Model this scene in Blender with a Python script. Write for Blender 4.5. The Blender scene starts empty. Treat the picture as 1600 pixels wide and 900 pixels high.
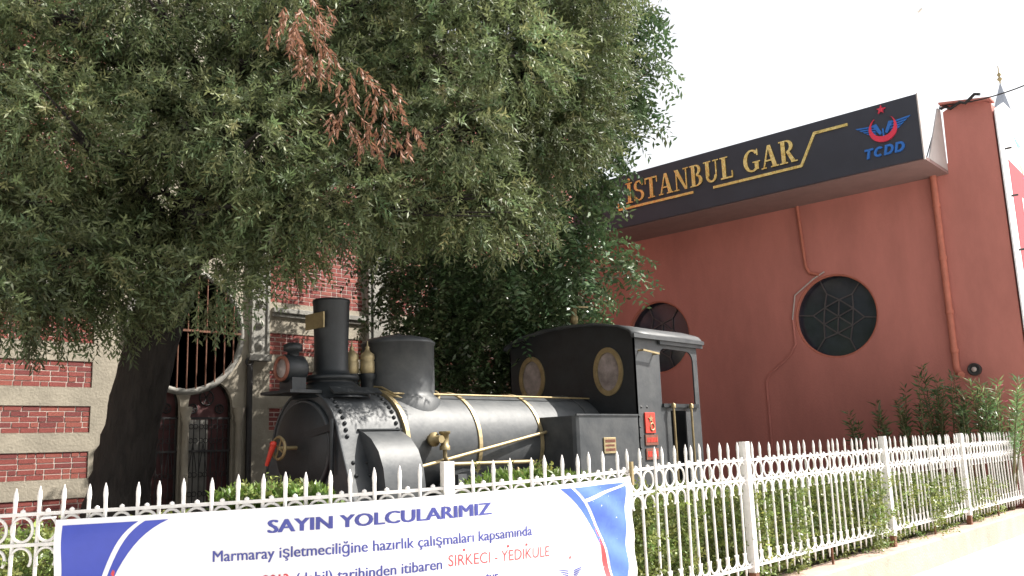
import bpy, bmesh, math, random
import numpy as np
from mathutils import Vector, Matrix
from mathutils.geometry import tessellate_polygon
rnd = random.Random(7)
nr = np.random.default_rng(11)
SC = bpy.context.scene
COL = SC.collection

# ---------------------------------------------------------------- camera, sky, sun, exposure
F = 1380.0                      # focal length in pixels of a 1600 px wide picture
PITCH, ROLL, HEAD, EYE = math.radians(10.2), math.radians(1.98), math.radians(42.2), 1.456
hd = Vector((math.cos(HEAD), math.sin(HEAD), 0)); rt = Vector((math.sin(HEAD), -math.cos(HEAD), 0)); zz = Vector((0, 0, 1))
fw = hd*math.cos(PITCH) + zz*math.sin(PITCH); u0 = -hd*math.sin(PITCH) + zz*math.cos(PITCH)
CR = rt*math.cos(ROLL) - u0*math.sin(ROLL); CU = u0*math.cos(ROLL) + rt*math.sin(ROLL)
CAM = Vector((0, 0, EYE))
cd = bpy.data.cameras.new('camera'); cam = bpy.data.objects.new('camera', cd); COL.objects.link(cam)
cd.sensor_width = 36; cd.lens = 36*F/1600; cd.clip_start = 0.05; cd.clip_end = 2000
m = Matrix((CR, CU, -fw)).transposed().to_4x4(); m.translation = CAM; cam.matrix_world = m
SC.camera = cam

SUN = Vector((0.55, -0.41, 0.73)).normalized()
w = bpy.data.worlds.new('World'); SC.world = w; w.use_nodes = True
nt = w.node_tree; bg = nt.nodes['Background']
sky = nt.nodes.new('ShaderNodeTexSky'); sky.sky_type = 'NISHITA'; sky.sun_disc = False
sky.sun_elevation = math.asin(SUN.z); sky.sun_rotation = math.atan2(SUN.x, SUN.y)
sky.air_density = 1.0; sky.dust_density = 3.0; sky.ozone_density = 1.0
hs = nt.nodes.new('ShaderNodeHueSaturation'); hs.inputs['Saturation'].default_value = 0.12
nt.links.new(sky.outputs[0], hs.inputs['Color']); nt.links.new(hs.outputs[0], bg.inputs['Color'])
bg.inputs['Strength'].default_value = 0.13
sl = bpy.data.lights.new('sun', 'SUN'); sl.energy = 5.0; sl.angle = math.radians(0.53); sl.color = (1.0, 0.95, 0.87)
so = bpy.data.objects.new('sun', sl); COL.objects.link(so); so.rotation_euler = SUN.to_track_quat('Z', 'Y').to_euler(); so.location = (0, 0, 20)
vs = SC.view_settings; vs.view_transform = 'Standard'; vs.look = 'None'; vs.gamma = 1; vs.use_curve_mapping = False
vs.exposure = 1.0

def ray(x, y): return fw + CR*((x-800)/F) + CU*((450-y)/F)
def onX(x, y, X): d = ray(x, y); return CAM + d*(X/d.x)
def onY(x, y, Y): d = ray(x, y); return CAM + d*(Y/d.y)
def atD(x, y, D): return CAM + ray(x, y)*D

# ---------------------------------------------------------------- materials
def mat(name, col, rough=0.7, var=0.25, scale=6.0, bump=0.0, bscale=40.0, metal=0.0, spec=0.5, col2=None, stretch=None):
    m = bpy.data.materials.new(name); m.use_nodes = True
    n = m.node_tree.nodes; l = m.node_tree.links; b = n['Principled BSDF']
    b.inputs['Roughness'].default_value = rough; b.inputs['Metallic'].default_value = metal
    b.inputs['Specular IOR Level'].default_value = spec
    tc = n.new('ShaderNodeTexCoord'); src = tc.outputs['Object']
    if stretch:
        mp = n.new('ShaderNodeMapping'); mp.inputs['Scale'].default_value = stretch
        l.new(src, mp.inputs[0]); src = mp.outputs[0]
    no = n.new('ShaderNodeTexNoise'); no.inputs['Scale'].default_value = scale; no.inputs['Detail'].default_value = 8
    no.inputs['Roughness'].default_value = 0.65
    l.new(src, no.inputs['Vector'])
    cr = n.new('ShaderNodeValToRGB'); cr.color_ramp.elements[0].position = 0.3; cr.color_ramp.elements[1].position = 0.72
    c2 = col2 if col2 else tuple(min(1, c*(1+var)) for c in col)
    c1 = tuple(c*(1-var) for c in col) if not col2 else col
    cr.color_ramp.elements[0].color = (*c1, 1); cr.color_ramp.elements[1].color = (*c2, 1)
    l.new(no.outputs['Fac'], cr.inputs[0]); l.new(cr.outputs[0], b.inputs['Base Color'])
    if bump:
        nb = n.new('ShaderNodeTexNoise'); nb.inputs['Scale'].default_value = bscale; nb.inputs['Detail'].default_value = 6
        l.new(src, nb.inputs['Vector'])
        bp = n.new('ShaderNodeBump'); bp.inputs['Strength'].default_value = bump; bp.inputs['Distance'].default_value = 0.06 if 'bark' in name else 0.02
        l.new(nb.outputs['Fac'], bp.inputs['Height']); l.new(bp.outputs[0], b.inputs['Normal'])
    return m
def leafmat(name, transl=0.25, rough=0.42):
    m = bpy.data.materials.new(name); m.use_nodes = True
    n = m.node_tree.nodes; l = m.node_tree.links; b = n['Principled BSDF']
    a = n.new('ShaderNodeVertexColor'); a.layer_name = 'Col'
    l.new(a.outputs[0], b.inputs['Base Color']); b.inputs['Roughness'].default_value = rough
    t = n.new('ShaderNodeBsdfTranslucent'); l.new(a.outputs[0], t.inputs[0])
    mx = n.new('ShaderNodeMixShader'); mx.inputs[0].default_value = transl
    l.new(b.outputs[0], mx.inputs[1]); l.new(t.outputs[0], mx.inputs[2]); l.new(mx.outputs[0], n['Material Output'].inputs[0])
    return m
M = {}
M['redwall'] = mat('red_plaster', (0.45, 0.168, 0.14), 0.9, 0.17, 1.1, 0.3, 60, stretch=(1, 1, 0.35))
M['redpipe'] = mat('red_painted_pipe', (0.43, 0.14, 0.095), 0.75, 0.15, 8)
M['stone'] = mat('limestone', (0.33, 0.295, 0.235), 0.9, 0.28, 2.2, 0.35, 30)
M['stone2'] = mat('grey_stone', (0.27, 0.26, 0.235), 0.9, 0.3, 3, 0.35, 30)
M['mortar'] = mat('lime_mortar', (0.56, 0.48, 0.43), 0.95, 0.2, 12, 0.3, 60)
M['brick'] = mat('red_brick', (0.25, 0.06, 0.05), 0.85, 0.4, 7, 0.3, 70)
M['black'] = mat('black_loco_paint', (0.032, 0.037, 0.043), 0.52, 0.3, 3.5, 0.2, 9, col2=(0.085, 0.088, 0.09))
M['blackd'] = mat('black_iron', (0.016, 0.019, 0.022), 0.5, 0.3, 6, 0.1, 30)
M['brass'] = mat('brass', (0.40, 0.32, 0.18), 0.5, 0.3, 9, metal=0.55)
M['brassd'] = mat('dull_brass', (0.32, 0.25, 0.13), 0.5, 0.3, 9, metal=0.5)
M['gold'] = mat('gold_mirror_letters', (0.62, 0.43, 0.13), 0.22, 0.5, 9, 0.6, 14, metal=0.9, col2=(0.85, 0.66, 0.30))
M['signblack'] = mat('black_sign_panel', (0.028, 0.030, 0.045), 0.5, 0.15, 2)
M['signgrey'] = mat('grey_sheet_metal', (0.42, 0.38, 0.37), 0.6, 0.1, 3)
M['soffit'] = mat('brown_soffit', (0.24, 0.15, 0.14), 0.8, 0.12, 3)
M['signblue'] = mat('sign_blue', (0.02, 0.13, 0.46), 0.45, 0.1, 5)
M['signred'] = mat('sign_red', (0.62, 0.03, 0.07), 0.45, 0.1, 5)
M['white'] = mat('white_fence_paint', (0.72, 0.70, 0.68), 0.5, 0.14, 14, 0.1, 60)
M['rust'] = mat('rusty_iron', (0.17, 0.075, 0.045), 0.85, 0.4, 20)
M['vinyl'] = mat('white_vinyl', (0.80, 0.80, 0.82), 0.5, 0.03, 4)
M['pblue'] = mat('print_blue', (0.045, 0.07, 0.42), 0.5, 0.12, 3)
M['pblue2'] = mat('print_light_blue', (0.07, 0.15, 0.58), 0.5, 0.25, 4)
M['ptext'] = mat('print_dark_blue', (0.06, 0.07, 0.30), 0.55, 0.15, 4)
M['pred'] = mat('print_red', (0.60, 0.06, 0.07), 0.55, 0.15, 4)
M['deepred'] = mat('deep_red_print', (0.36, 0.018, 0.03), 0.6, 0.1, 2)
M['kerb'] = mat('pink_cement', (0.44, 0.32, 0.26), 0.9, 0.18, 3, 0.4, 40)
M['pave'] = mat('pale_paving', (0.55, 0.53, 0.50), 0.9, 0.12, 2, 0.3, 60)
M['soil'] = mat('dark_soil', (0.07, 0.05, 0.035), 1.0, 0.4, 5, 0.5, 20)
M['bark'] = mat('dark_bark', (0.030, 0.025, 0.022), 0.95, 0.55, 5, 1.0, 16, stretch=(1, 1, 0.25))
M['bark2'] = mat('pale_bark', (0.26, 0.22, 0.17), 0.95, 0.4, 5, 0.8, 16, stretch=(1, 1, 0.3))
M['twig'] = mat('green_twig', (0.12, 0.11, 0.05), 0.8, 0.3, 9)
M['glass'] = mat('dark_glass', (0.03, 0.035, 0.05), 0.12, 0.4, 3, spec=0.8)
M['glassb'] = mat('bluish_glass', (0.13, 0.17, 0.24), 0.3, 0.5, 3, spec=0.8)
M['cabglass'] = mat('reflection_tint_glass', (0.27, 0.23, 0.22), 0.25, 0.6, 4, spec=0.7)  # reflected light put into the glass colour as a pale pinkish tone
M['lead'] = mat('window_lead', (0.075, 0.065, 0.07), 0.6, 0.2, 9)
M['maroon'] = mat('maroon_door_wood', (0.10, 0.035, 0.035), 0.7, 0.3, 7)
M['iron'] = mat('wrought_iron', (0.03, 0.027, 0.027), 0.6, 0.3, 10)
M['redpaint'] = mat('bright_red_paint', (0.62, 0.05, 0.03), 0.5, 0.2, 12)
M['brown'] = mat('brown_plate', (0.20, 0.07, 0.045), 0.6, 0.25, 12)
M['cable'] = mat('black_cable', (0.02, 0.02, 0.02), 0.6, 0.1, 8)
M['conduit'] = mat('pale_cable', (0.45, 0.38, 0.36), 0.6, 0.1, 8)
M['lead_roof'] = mat('lead_cone', (0.30, 0.33, 0.39), 0.6, 0.15, 1)
M['bird'] = mat('gull_feathers', (0.5, 0.48, 0.45), 0.8, 0.2, 5)
M['leaf'] = leafmat('narrow_leaves', 0.32, 0.55)
M['leaf2'] = leafmat('pinnate_leaves', 0.15, 0.36)
M['hleaf'] = leafmat('hedge_leaves', 0.25)
M['flower'] = mat('pink_petals', (0.70, 0.12, 0.25), 0.6, 0.2, 20)

# ---------------------------------------------------------------- mesh helpers
ORG = {}
def org(p): return ORG.get(p.name, Vector((0, 0, 0))) if p else Vector((0, 0, 0))
def tag(o, label=None, cat=None, group=None, kind=None):
    if label: o['label'] = label
    if cat: o['category'] = cat
    if group: o['group'] = group
    if kind: o['kind'] = kind
    return o
def thing(name, loc, label, cat, group=None):
    o = bpy.data.objects.new(name, None); COL.objects.link(o); o.location = loc; o.empty_display_size = 0.2
    ORG[o.name] = Vector(loc); return tag(o, label, cat, group)
def frame(d):
    d = Vector(d).normalized(); a = Vector((0, 0, 1)) if abs(d.z) < 0.9 else Vector((1, 0, 0))
    s = d.cross(a).normalized(); return s, s.cross(d).normalized()
class MB:
    def __init__(s): s.v = []; s.f = []; s.sm = []
    def add(s, vs, fs, smooth=False):
        b = len(s.v); s.v += [Vector(v) for v in vs]; s.f += [tuple(i+b for i in f) for f in fs]; s.sm += [smooth]*len(fs); return s
    def box(s, a, b):
        x0, x1 = sorted((a[0], b[0])); y0, y1 = sorted((a[1], b[1])); z0, z1 = sorted((a[2], b[2]))
        return s.add([(x0,y0,z0),(x1,y0,z0),(x1,y1,z0),(x0,y1,z0),(x0,y0,z1),(x1,y0,z1),(x1,y1,z1),(x0,y1,z1)],
                     [(0,3,2,1),(4,5,6,7),(0,1,5,4),(1,2,6,5),(2,3,7,6),(3,0,4,7)])
    def bar(s, a, b, w, h, up=(0, 0, 1)):
        a, b = Vector(a), Vector(b); d = (b-a).normalized(); u = Vector(up); sd = d.cross(u).normalized()*w/2; u = sd.cross(d).normalized()*h/2
        return s.add([a-sd-u,a+sd-u,a+sd+u,a-sd+u,b-sd-u,b+sd-u,b+sd+u,b-sd+u],[(0,1,2,3),(4,7,6,5),(0,4,5,1),(1,5,6,2),(2,6,7,3),(3,7,4,0)])
    def tube(s, pts, r, n=8, caps=True):
        pts = [Vector(p) for p in pts]; rs = r if isinstance(r, (list, tuple)) else [r]*len(pts); rings = []
        s0 = None
        for i, p in enumerate(pts):
            d = (pts[min(i+1, len(pts)-1)] - pts[max(i-1, 0)]).normalized()
            if s0 is None: s0, _ = frame(d)
            s0 = (s0 - d*s0.dot(d)).normalized(); t = d.cross(s0)
            rings.append([p + (s0*math.cos(2*math.pi*k/n) + t*math.sin(2*math.pi*k/n))*rs[i] for k in range(n)])
        vs = [v for R in rings for v in R]; fs = []
        for i in range(len(pts)-1):
            for k in range(n): fs.append((i*n+k, i*n+(k+1) % n, (i+1)*n+(k+1) % n, (i+1)*n+k))
        s.add(vs, fs, True)
        if caps:
            s.add(rings[0][::-1], [tuple(range(n))]); s.add(rings[-1], [tuple(range(n))])
        return s
    def lathe(s, prof, c, axis=(0, 0, 1), n=32, smooth=True):
        ax = Vector(axis).normalized(); a, b = frame(ax); c = Vector(c); vs = []; fs = []
        for r, h in prof:
            for k in range(n):
                t = 2*math.pi*k/n; vs.append(c + ax*h + (a*math.cos(t)+b*math.sin(t))*r)
        for i in range(len(prof)-1):
            for k in range(n): fs.append((i*n+k, i*n+(k+1) % n, (i+1)*n+(k+1) % n, (i+1)*n+k))
        s.add(vs, fs, smooth)
        if prof[0][0] > 1e-4: s.add(vs[:n][::-1], [tuple(range(n))])
        if prof[-1][0] > 1e-4: s.add(vs[-n:], [tuple(range(n))])
        return s
    def plate(s, outer, holes, mapf, d0, d1, sides=True):
        """flat plate with holes: outline points (a,b); mapf(a,b,d) -> xyz; front at d0, back at d1"""
        loops = [outer] + list(holes); flat = [p for L in loops for p in L]
        tris = tessellate_polygon([[Vector((p[0], p[1], 0)) for p in L] for L in loops])
        for d in (d0, d1): s.add([mapf(p[0], p[1], d) for p in flat], [tuple(t) for t in tris])
        if sides:
            for L in loops:
                n = len(L); s.add([mapf(p[0], p[1], d0) for p in L]+[mapf(p[0], p[1], d1) for p in L], [(i, (i+1) % n, n+(i+1) % n, n+i) for i in range(n)])
        return s
    def ring(s, c, ax, r, t, n=32, m=6):
        a, b = frame(ax); ax = Vector(ax).normalized(); c = Vector(c); vs = []; fs = []
        for i in range(n):
            t1 = 2*math.pi*i/n; e = a*math.cos(t1)+b*math.sin(t1)
            for j in range(m):
                t2 = 2*math.pi*j/m; vs.append(c+e*(r+t*math.cos(t2))+ax*t*math.sin(t2))
        for i in range(n):
            for j in range(m): fs.append((i*m+j, ((i+1) % n)*m+j, ((i+1) % n)*m+(j+1) % m, i*m+(j+1) % m))
        return s.add(vs, fs, True)
    def mesh(s, name, m, o=Vector((0, 0, 0))):
        me = bpy.data.meshes.new(name); me.from_pydata([v-o for v in s.v], [], s.f)
        me.polygons.foreach_set('use_smooth', s.sm); me.materials.append(m)
        bm = bmesh.new(); bm.from_mesh(me); bmesh.ops.recalc_face_normals(bm, faces=bm.faces); bm.to_mesh(me); bm.free()
        return me
    def build(s, name, m, parent=None, bevel=0):
        me = s.mesh(name, m, org(parent)); o = bpy.data.objects.new(name, me); COL.objects.link(o)
        if parent: o.parent = parent
        ORG[o.name] = org(parent)
        if bevel:
            b = o.modifiers.new('b', 'BEVEL'); b.width = bevel; b.segments = 2; b.limit_method = 'ANGLE'
        return o
def inst(me, name, parent, loc, rz=0, scale=None):
    o = bpy.data.objects.new(name, me); COL.objects.link(o); o.parent = parent; o.location = Vector(loc)-org(parent); o.rotation_euler.z = rz
    if scale: o.scale = scale
    ORG[o.name] = org(parent); return o
def circ(cx, cy, rx, ry=None, n=40, a0=0, a1=2*math.pi, end=False):
    ry = ry or rx; k = n if not end else n-1
    return [(cx+rx*math.cos(a0+(a1-a0)*i/k), cy+ry*math.sin(a0+(a1-a0)*i/k)) for i in range(n)]
def rect(x0, x1, y0, y1): return [(x0, y0), (x1, y0), (x1, y1), (x0, y1)]

# ---------------------------------------------------------------- the ground
g = MB(); g.box((-400, -400, -0.5), (400, 400, 0.0)); tag(g.build('sidewalk', M['pave']), kind='structure')

# fence line in plan: straight along X, then an arc that turns to the left
R0, X0, YF, ANG = 3.15, 4.75, 3.586, math.radians(47.8)
def path(s, off=0.0):
    """point at arc length s (positive to the left), off metres behind the line"""
    s = float(s); off = float(off)
    if s < 0: p = Vector((X0-s, YF)); n = Vector((0, 1))
    elif s < R0*ANG:
        a = s/R0; p = Vector((X0-R0*math.sin(a), YF+R0*(1-math.cos(a)))); n = Vector((math.sin(a), math.cos(a)))
    else:
        e = Vector((X0-R0*math.sin(ANG), YF+R0*(1-math.cos(ANG)))); p = e+(s-R0*ANG)*Vector((-math.cos(ANG), math.sin(ANG))); n = Vector((math.sin(ANG), math.cos(ANG)))
    return p + n*off
def tangle(s):  # rotation about z so that local x runs to the right along the fence, local -y faces the street
    return -min(max(s, 0), R0*ANG)/R0
def fz(s): return -0.022*max(0, min(s, 4.5)+1.0) if s > -1.0 else 0.0     # the fence drops slightly to the left
XR0 = 15.5
SR = [x*0.25 for x in range(-43, 25)]
def strip(o0, o1, z0, z1):
    b = MB(); n = len(SR); vs = []
    for s in SR:
        for o, z in ((o0, z0), (o1, z0), (o1, z1), (o0, z1)): p = path(s, o); vs.append((p.x, p.y, z))
    fs = [(i*4+k, i*4+(k+1) % 4, (i+1)*4+(k+1) % 4, (i+1)*4+k) for i in range(n-1) for k in range(4)] + [(0, 1, 2, 3), ((n-1)*4+3, (n-1)*4+2, (n-1)*4+1, (n-1)*4)]
    return b.add(vs, fs)
tag(strip(-0.16, 0.14, -0.05, 0.285).build('kerb', M['kerb'], bevel=0.02), kind='structure')
so_ = MB(); pts = [path(s, 0.13) for s in SR]
so_.add([(p.x, p.y, 0.22) for p in pts]+[(p.x, 14, 0.22) for p in pts], [(i, i+1, len(pts)+i+1, len(pts)+i) for i in range(len(pts)-1)])
pk = MB(); pk.box((XR0, 3.20, -0.05), (XR0+9, 3.29, 0.285)); tag(pk.build('plinth_kerb', M['kerb']), kind='structure')
tag(so_.build('garden_soil', M['soil']), kind='structure')

# ---------------------------------------------------------------- red annex with the round windows
XR = 15.56
ann = thing('station_annex', (XR, 3.4, 0), 'salmon red plastered building wall with two round star windows', 'building')
W = [(6.29, 3.58, 0.76), (10.06, 3.60, 0.76)]
mp = lambda a, b, d: Vector((XR+d, a, b))
wl = MB()
wl.plate([(3.36, -0.05), (13.0, -0.05), (13.0, 5.9), (4.12, 5.9), (4.10, 6.80), (3.95, 6.87), (3.55, 6.86), (3.36, 6.74)], [circ(y, z, r, n=56) for y, z, r in W], mp, 0, 0.32)
wall = wl.build('wall', M['redwall'], ann)
cp = MB(); cp.box((XR+0.32, 3.36, -0.05), (XR+9, 3.62, 6.7)); cp.box((XR+0.34, 3.65, 5.5), (XR+9, 13, 5.7)); cp.box((XR+8.7, 3.65, -0.05), (XR+9, 13, 5.5)); cp.build('side_walls', M['redwall'], ann)
cc = MB(); cc.bar((XR+0.02, 3.34, 6.80), (XR+0.02, 4.12, 6.93), 0.30, 0.03); cc.build('coping', M['redwall'], wall)
for y, z, r in W:
    fr = MB(); fr.ring((XR+0.035, y, z), (1, 0, 0), r-0.012, 0.028, 56); fo = fr.build('window', M['redpipe'], ann)
    p = MB(); p.lathe([(r, 0), (r, 0.01)], (XR+0.16, y, z), (1, 0, 0), 48, False); p.build('pane', M['glass'], fo)
    b = MB(); x = XR+0.145
    tips = [(y+0.62*r*math.cos(math.radians(a)), z+0.62*r*math.sin(math.radians(a))) for a in range(8, 368, 60)]
    inn = [(y+0.40*r*math.cos(math.radians(a)), z+0.40*r*math.sin(math.radians(a))) for a in range(38, 398, 60)]
    rim = [(y+0.98*r*math.cos(math.radians(a)), z+0.98*r*math.sin(math.radians(a))) for a in range(8, 368, 60)]
    for k in range(6):
        for q, (A, B) in enumerate(((tips[k], inn[k]), (inn[k], tips[(k+1) % 6]), (tips[k], rim[k]), (inn[k], inn[(k+1) % 6]), (inn[k], (y, z)))):
            b.bar((x-0.001*q, *A), (x-0.001*q, *B), 0.022, 0.02, (1, 0, 0))
    b.build('star_lattice', M['lead'], fo)
dp = MB()
a, bb = onX(1461, 285, XR-0.07), onX(1497, 578, XR-0.07)
dp.tube([(XR-0.07, 4.36, 5.72), (XR-0.07, 4.36, 2.50), (XR-0.12, 4.33, 2.40), (XR-0.25, 4.25, 2.34)], 0.055, 12)
for z in (5.2, 4.3, 3.4, 2.75): dp.lathe([(0.066, -0.03), (0.066, 0.03)], (XR-0.07, 4.36, z), (0, 0, 1), 12)
dp.build('downpipe', M['redpipe'], ann)
dp = MB(); dp.tube([(XR-0.03, 6.80, 5.75), (XR-0.03, 6.74, 4.55), (XR-0.03, 6.68, 4.42), (XR-0.03, 6.50, 4.36)], 0.03, 8); dp.build('small_pipe', M['redpipe'], ann)
dp = MB(); dp.tube([(XR-0.03, 6.40, 4.40), (XR-0.03, 6.62, 4.30), (XR-0.025, 7.0, 4.05), (XR-0.025, 7.09, 3.6)], 0.014, 6); dp.build('pale_cable', M['conduit'], ann)
dp = MB(); dp.tube([(XR-0.012, 7.09, 3.6), (XR-0.012, 7.08, 3.15), (XR-0.012, 7.2, 2.95), (XR-0.012, 7.66, 2.62), (XR-0.012, 7.72, 2.5), (XR-0.012, 7.72, 0.3)], 0.02, 8); dp.build('painted_cable', M['redwall'], ann)
lt = thing('wall_lamp', (XR, 4.10, 2.43), 'small round dark wall lamp on red wall beside the downpipe', 'lamp')
b = MB(); b.lathe([(0.10, -0.07), (0.10, 0.0)], (XR, 4.1, 2.43), (1, 0, 0), 24); b.build('housing', M['blackd'], lt)
b = MB(); b.ring((XR-0.07, 4.1, 2.43), (1, 0, 0), 0.085, 0.018, 24); b.build('rim', M['iron'], lt)
b = MB(); b.lathe([(0.0, -0.09), (0.035, -0.085), (0.04, -0.071)], (XR, 4.1, 2.43), (1, 0, 0), 16); b.build('lens', M['conduit'], lt)

# ---------------------------------------------------------------- station sign canopy
XS = 14.35; SZ0, SZ1, SY0, SY1 = 5.73, 6.80, 4.14, 11.2
sg = thing('station_sign', (XS, SY0, SZ0), 'long black fascia sign with gold lettering and railway emblem over red wall', 'sign')
b = MB(); b.box((XS, SY0, SZ0), (XS+0.05, SY1, SZ1)); pan = b.build('fascia_panel', M['signblack'], sg)
b = MB(); b.box((XS-0.012, SY0-0.02, SZ0-0.02), (XS+0.06, SY0-0.001, SZ1+0.01)); b.build('edge_trim', M['signgrey'], sg)
b = MB(); b.box((XS+0.051, SY0-0.01, SZ0-0.015), (XR-0.003, SY1, SZ0+0.04)); b.build('soffit', M['soffit'], sg)
b = MB(); b.plate([(XR-0.005, 5.775), (XR-0.005, 6.84), (XR-0.16, 6.84), (XR-0.95, 5.775)], [], lambda a, c, d: Vector((a, d, c)), 4.13, 4.15); b.build('gusset', M['signgrey'], sg)
def S2(y, z, d=0.0): return Vector((XS-0.002-d, y, z))     # sign face: y falls to the right
def strokes(polys, name, m, parent, d=0.03):
    b = MB()
    for i, P in enumerate(polys): b.plate(P, [], lambda a, c, e: S2(a, c, e), d+0.0006*i, 0.0)
    return b.build(name, m, parent)
def arcband(cx, cy, rx, ry, a0, a1, t0, t1=None, n=14):
    """band along an arc; t0 horizontal thickness, t1 vertical thickness"""
    t1 = t1 or t0; o = []; i_ = []
    for k in range(n):
        a = math.radians(a0+(a1-a0)*k/(n-1)); o.append((cx+rx*math.cos(a), cy+ry*math.sin(a))); i_.append((cx+(rx-t0)*math.cos(a), cy+(ry-t1)*math.sin(a)))
    return o+i_[::-1]
T, t = 0.2, 0.07     # thick stem, thin stroke (letter height 1)
def sf(x0, x1, y): return rect(x0, x1, y, y+0.055)
GL = {
 'I': (0.42, [rect(0.11, 0.31, 0, 1), sf(0, 0.42, 0), sf(0, 0.42, 0.945)]),
 'S': (0.66, [arcband(0.33, 0.735, 0.30, 0.265, 20, 270, 0.17, 0.08), arcband(0.33, 0.27, 0.33, 0.27, -160, 90, 0.18, 0.08), rect(0.52, 0.6, 0.72, 0.98), rect(0.03, 0.11, 0.02, 0.3)]),
 'T': (0.76, [rect(0.28, 0.48, 0, 1), sf(0.16, 0.6, 0), rect(0, 0.76, 0.92, 1), rect(0, 0.06, 0.7, 0.93), rect(0.70, 0.76, 0.7, 0.93)]),
 'A': (0.86, [[(0.36, 1), (0.52, 1), (0.80, 0), (0.58, 0)], [(0.36, 1), (0.42, 0.93), (0.16, 0), (0.08, 0)], rect(0.22, 0.62, 0.30, 0.37), sf(0, 0.27, 0), sf(0.48, 0.88, 0)]),
 'N': (0.86, [rect(0.11, 0.18, 0, 1), rect(0.68, 0.75, 0, 1), [(0.02, 1), (0.26, 1), (0.75, 0), (0.62, 0)], sf(0, 0.3, 0), sf(0.56, 0.86, 0.945)]),
 'B': (0.74, [rect(0.1, 0.3, 0, 1), sf(0, 0.4, 0), sf(0, 0.4, 0.945), arcband(0.36, 0.755, 0.28, 0.245, -90, 90, 0.17, 0.07), arcband(0.38, 0.265, 0.33, 0.265, -90, 90, 0.19, 0.07)]),
 'U': (0.84, [rect(0.1, 0.3, 0.3, 1), rect(0.64, 0.71, 0.3, 1), arcband(0.405, 0.32, 0.305, 0.32, 180, 360, 0.14, 0.09), sf(0, 0.4, 0.945), sf(0.52, 0.84, 0.945)]),
 'L': (0.68, [rect(0.1, 0.3, 0, 1), sf(0, 0.42, 0.945), rect(0, 0.66, 0, 0.075), rect(0.60, 0.66, 0.05, 0.32)]),
 'G': (0.84, [arcband(0.44, 0.5, 0.44, 0.5, 40, 320, 0.2, 0.08, 24), rect(0.58, 0.78, 0.08, 0.42), sf(0.48, 0.86, 0.39), rect(0.70, 0.77, 0.7, 0.98)]),
 'R': (0.84, [rect(0.1, 0.3, 0, 1), sf(0, 0.4, 0), sf(0, 0.4, 0.945), arcband(0.38, 0.735, 0.31, 0.265, -90, 90, 0.18, 0.07), [(0.34, 0.5), (0.5, 0.5), (0.80, 0.0), (0.58, 0.0)], sf(0.56, 0.88, 0)]),
}
txt = 'ISTANBUL GAR'; wtot = sum(GL[c][0]+0.07 if c != ' ' else 0.5 for c in txt); ya, yb_, z0, hgt = 9.80, 6.16, 6.185, 0.42
k = (ya-yb_)/wtot; x = 0
for i, c in enumerate(txt):
    if c == ' ': x += 0.5; continue
    wd, ps = GL[c]; ps = list(ps)
    if i == 0: ps = ps+[circ(0.21, 1.13, 0.1, 0.09, 12)]
    strokes([[(ya-(x+px)*k, z0+py*hgt) for px, py in P] for P in ps], 'letter', M['gold'], pan)
    x += wd+0.07
lw = 0.05
def sline(p, q): 
    p, q = Vector(p), Vector(q); d = (q-p).normalized(); n = Vector((-d.y, d.x))*lw/2; return [tuple(p-n), tuple(q-n), tuple(q+n), tuple(p+n)]
strokes([sline((10.08, 6.53), (9.99, 6.10)), sline((10.0, 6.10), (8.27, 6.09))], 'gold_line', M['gold'], pan, 0.02)
strokes([sline((7.85, 6.085), (6.12, 6.08)), sline((6.13, 6.07), (5.84, 6.61)), sline((5.86, 6.60), (5.26, 6.595))], 'gold_line', M['gold'], pan, 0.02)
# emblem: crescent, star, wings, four letters
def cres(cy, cz, ro, ri, up, n=30):
    o = [(cy+ro*math.cos(math.radians(a)), cz+ro*math.sin(math.radians(a))) for a in np.linspace(-232, 52, n)]
    i_ = [(cy+ri*math.cos(math.radians(a)), cz+up+ri*math.sin(math.radians(a))) for a in np.linspace(47, -227, n)]
    return o+i_
em = strokes([cres(4.70, 6.365, 0.225, 0.185, 0.055)], 'crescent', M['signred'], pan, 0.035)
star = []
for q in range(10):
    r_ = 0.075 if q % 2 == 0 else 0.030; a = math.radians(95+36*q); star.append((4.70+r_*math.cos(a), 6.69+r_*math.sin(a)))
strokes([star], 'star', M['signred'], pan, 0.035)
for sgn in (1, -1):
    P = []
    for q in range(5):
        zt = 6.475-0.043*q; ln = 0.44-0.055*q
        P.append([(4.70+sgn*(0.13+0.0*q), zt-0.028), (4.70+sgn*ln, zt+0.0), (4.70+sgn*(ln-0.03), zt-0.026), (4.70+sgn*(0.11), zt-0.056)])
    P.append([(4.70+sgn*0.06, 6.27), (4.70+sgn*0.17, 6.46), (4.70+sgn*0.10, 6.47), (4.70+sgn*0.025, 6.30)])
    strokes(P, 'wing', M['signblue'], pan, 0.018)
strokes([rect(4.69, 4.715, 6.20, 6.37)], 'wing_stem', M['signblue'], pan, 0.02)
BL = {'T': (0.8, [rect(0, 0.8, 0.8, 1), rect(0.3, 0.52, 0, 0.8)]), 'C': (0.85, [arcband(0.45, 0.5, 0.45, 0.5, 50, 310, 0.22, 0.2, 20)]),
      'D': (0.85, [rect(0, 0.22, 0, 1), arcband(0.35, 0.5, 0.48, 0.5, -90, 90, 0.22, 0.2), rect(0.2, 0.36, 0.8, 1), rect(0.2, 0.36, 0, 0.2)])}
x = 0
for c in 'TCDD':
    wd, ps = BL[c]; k = 0.175
    strokes([[(5.06-(x+px+0.2*py)*k, 5.915+py*0.165) for px, py in P] for P in ps], 'letter', M['signblue'], pan, 0.03); x += wd+0.12

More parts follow.
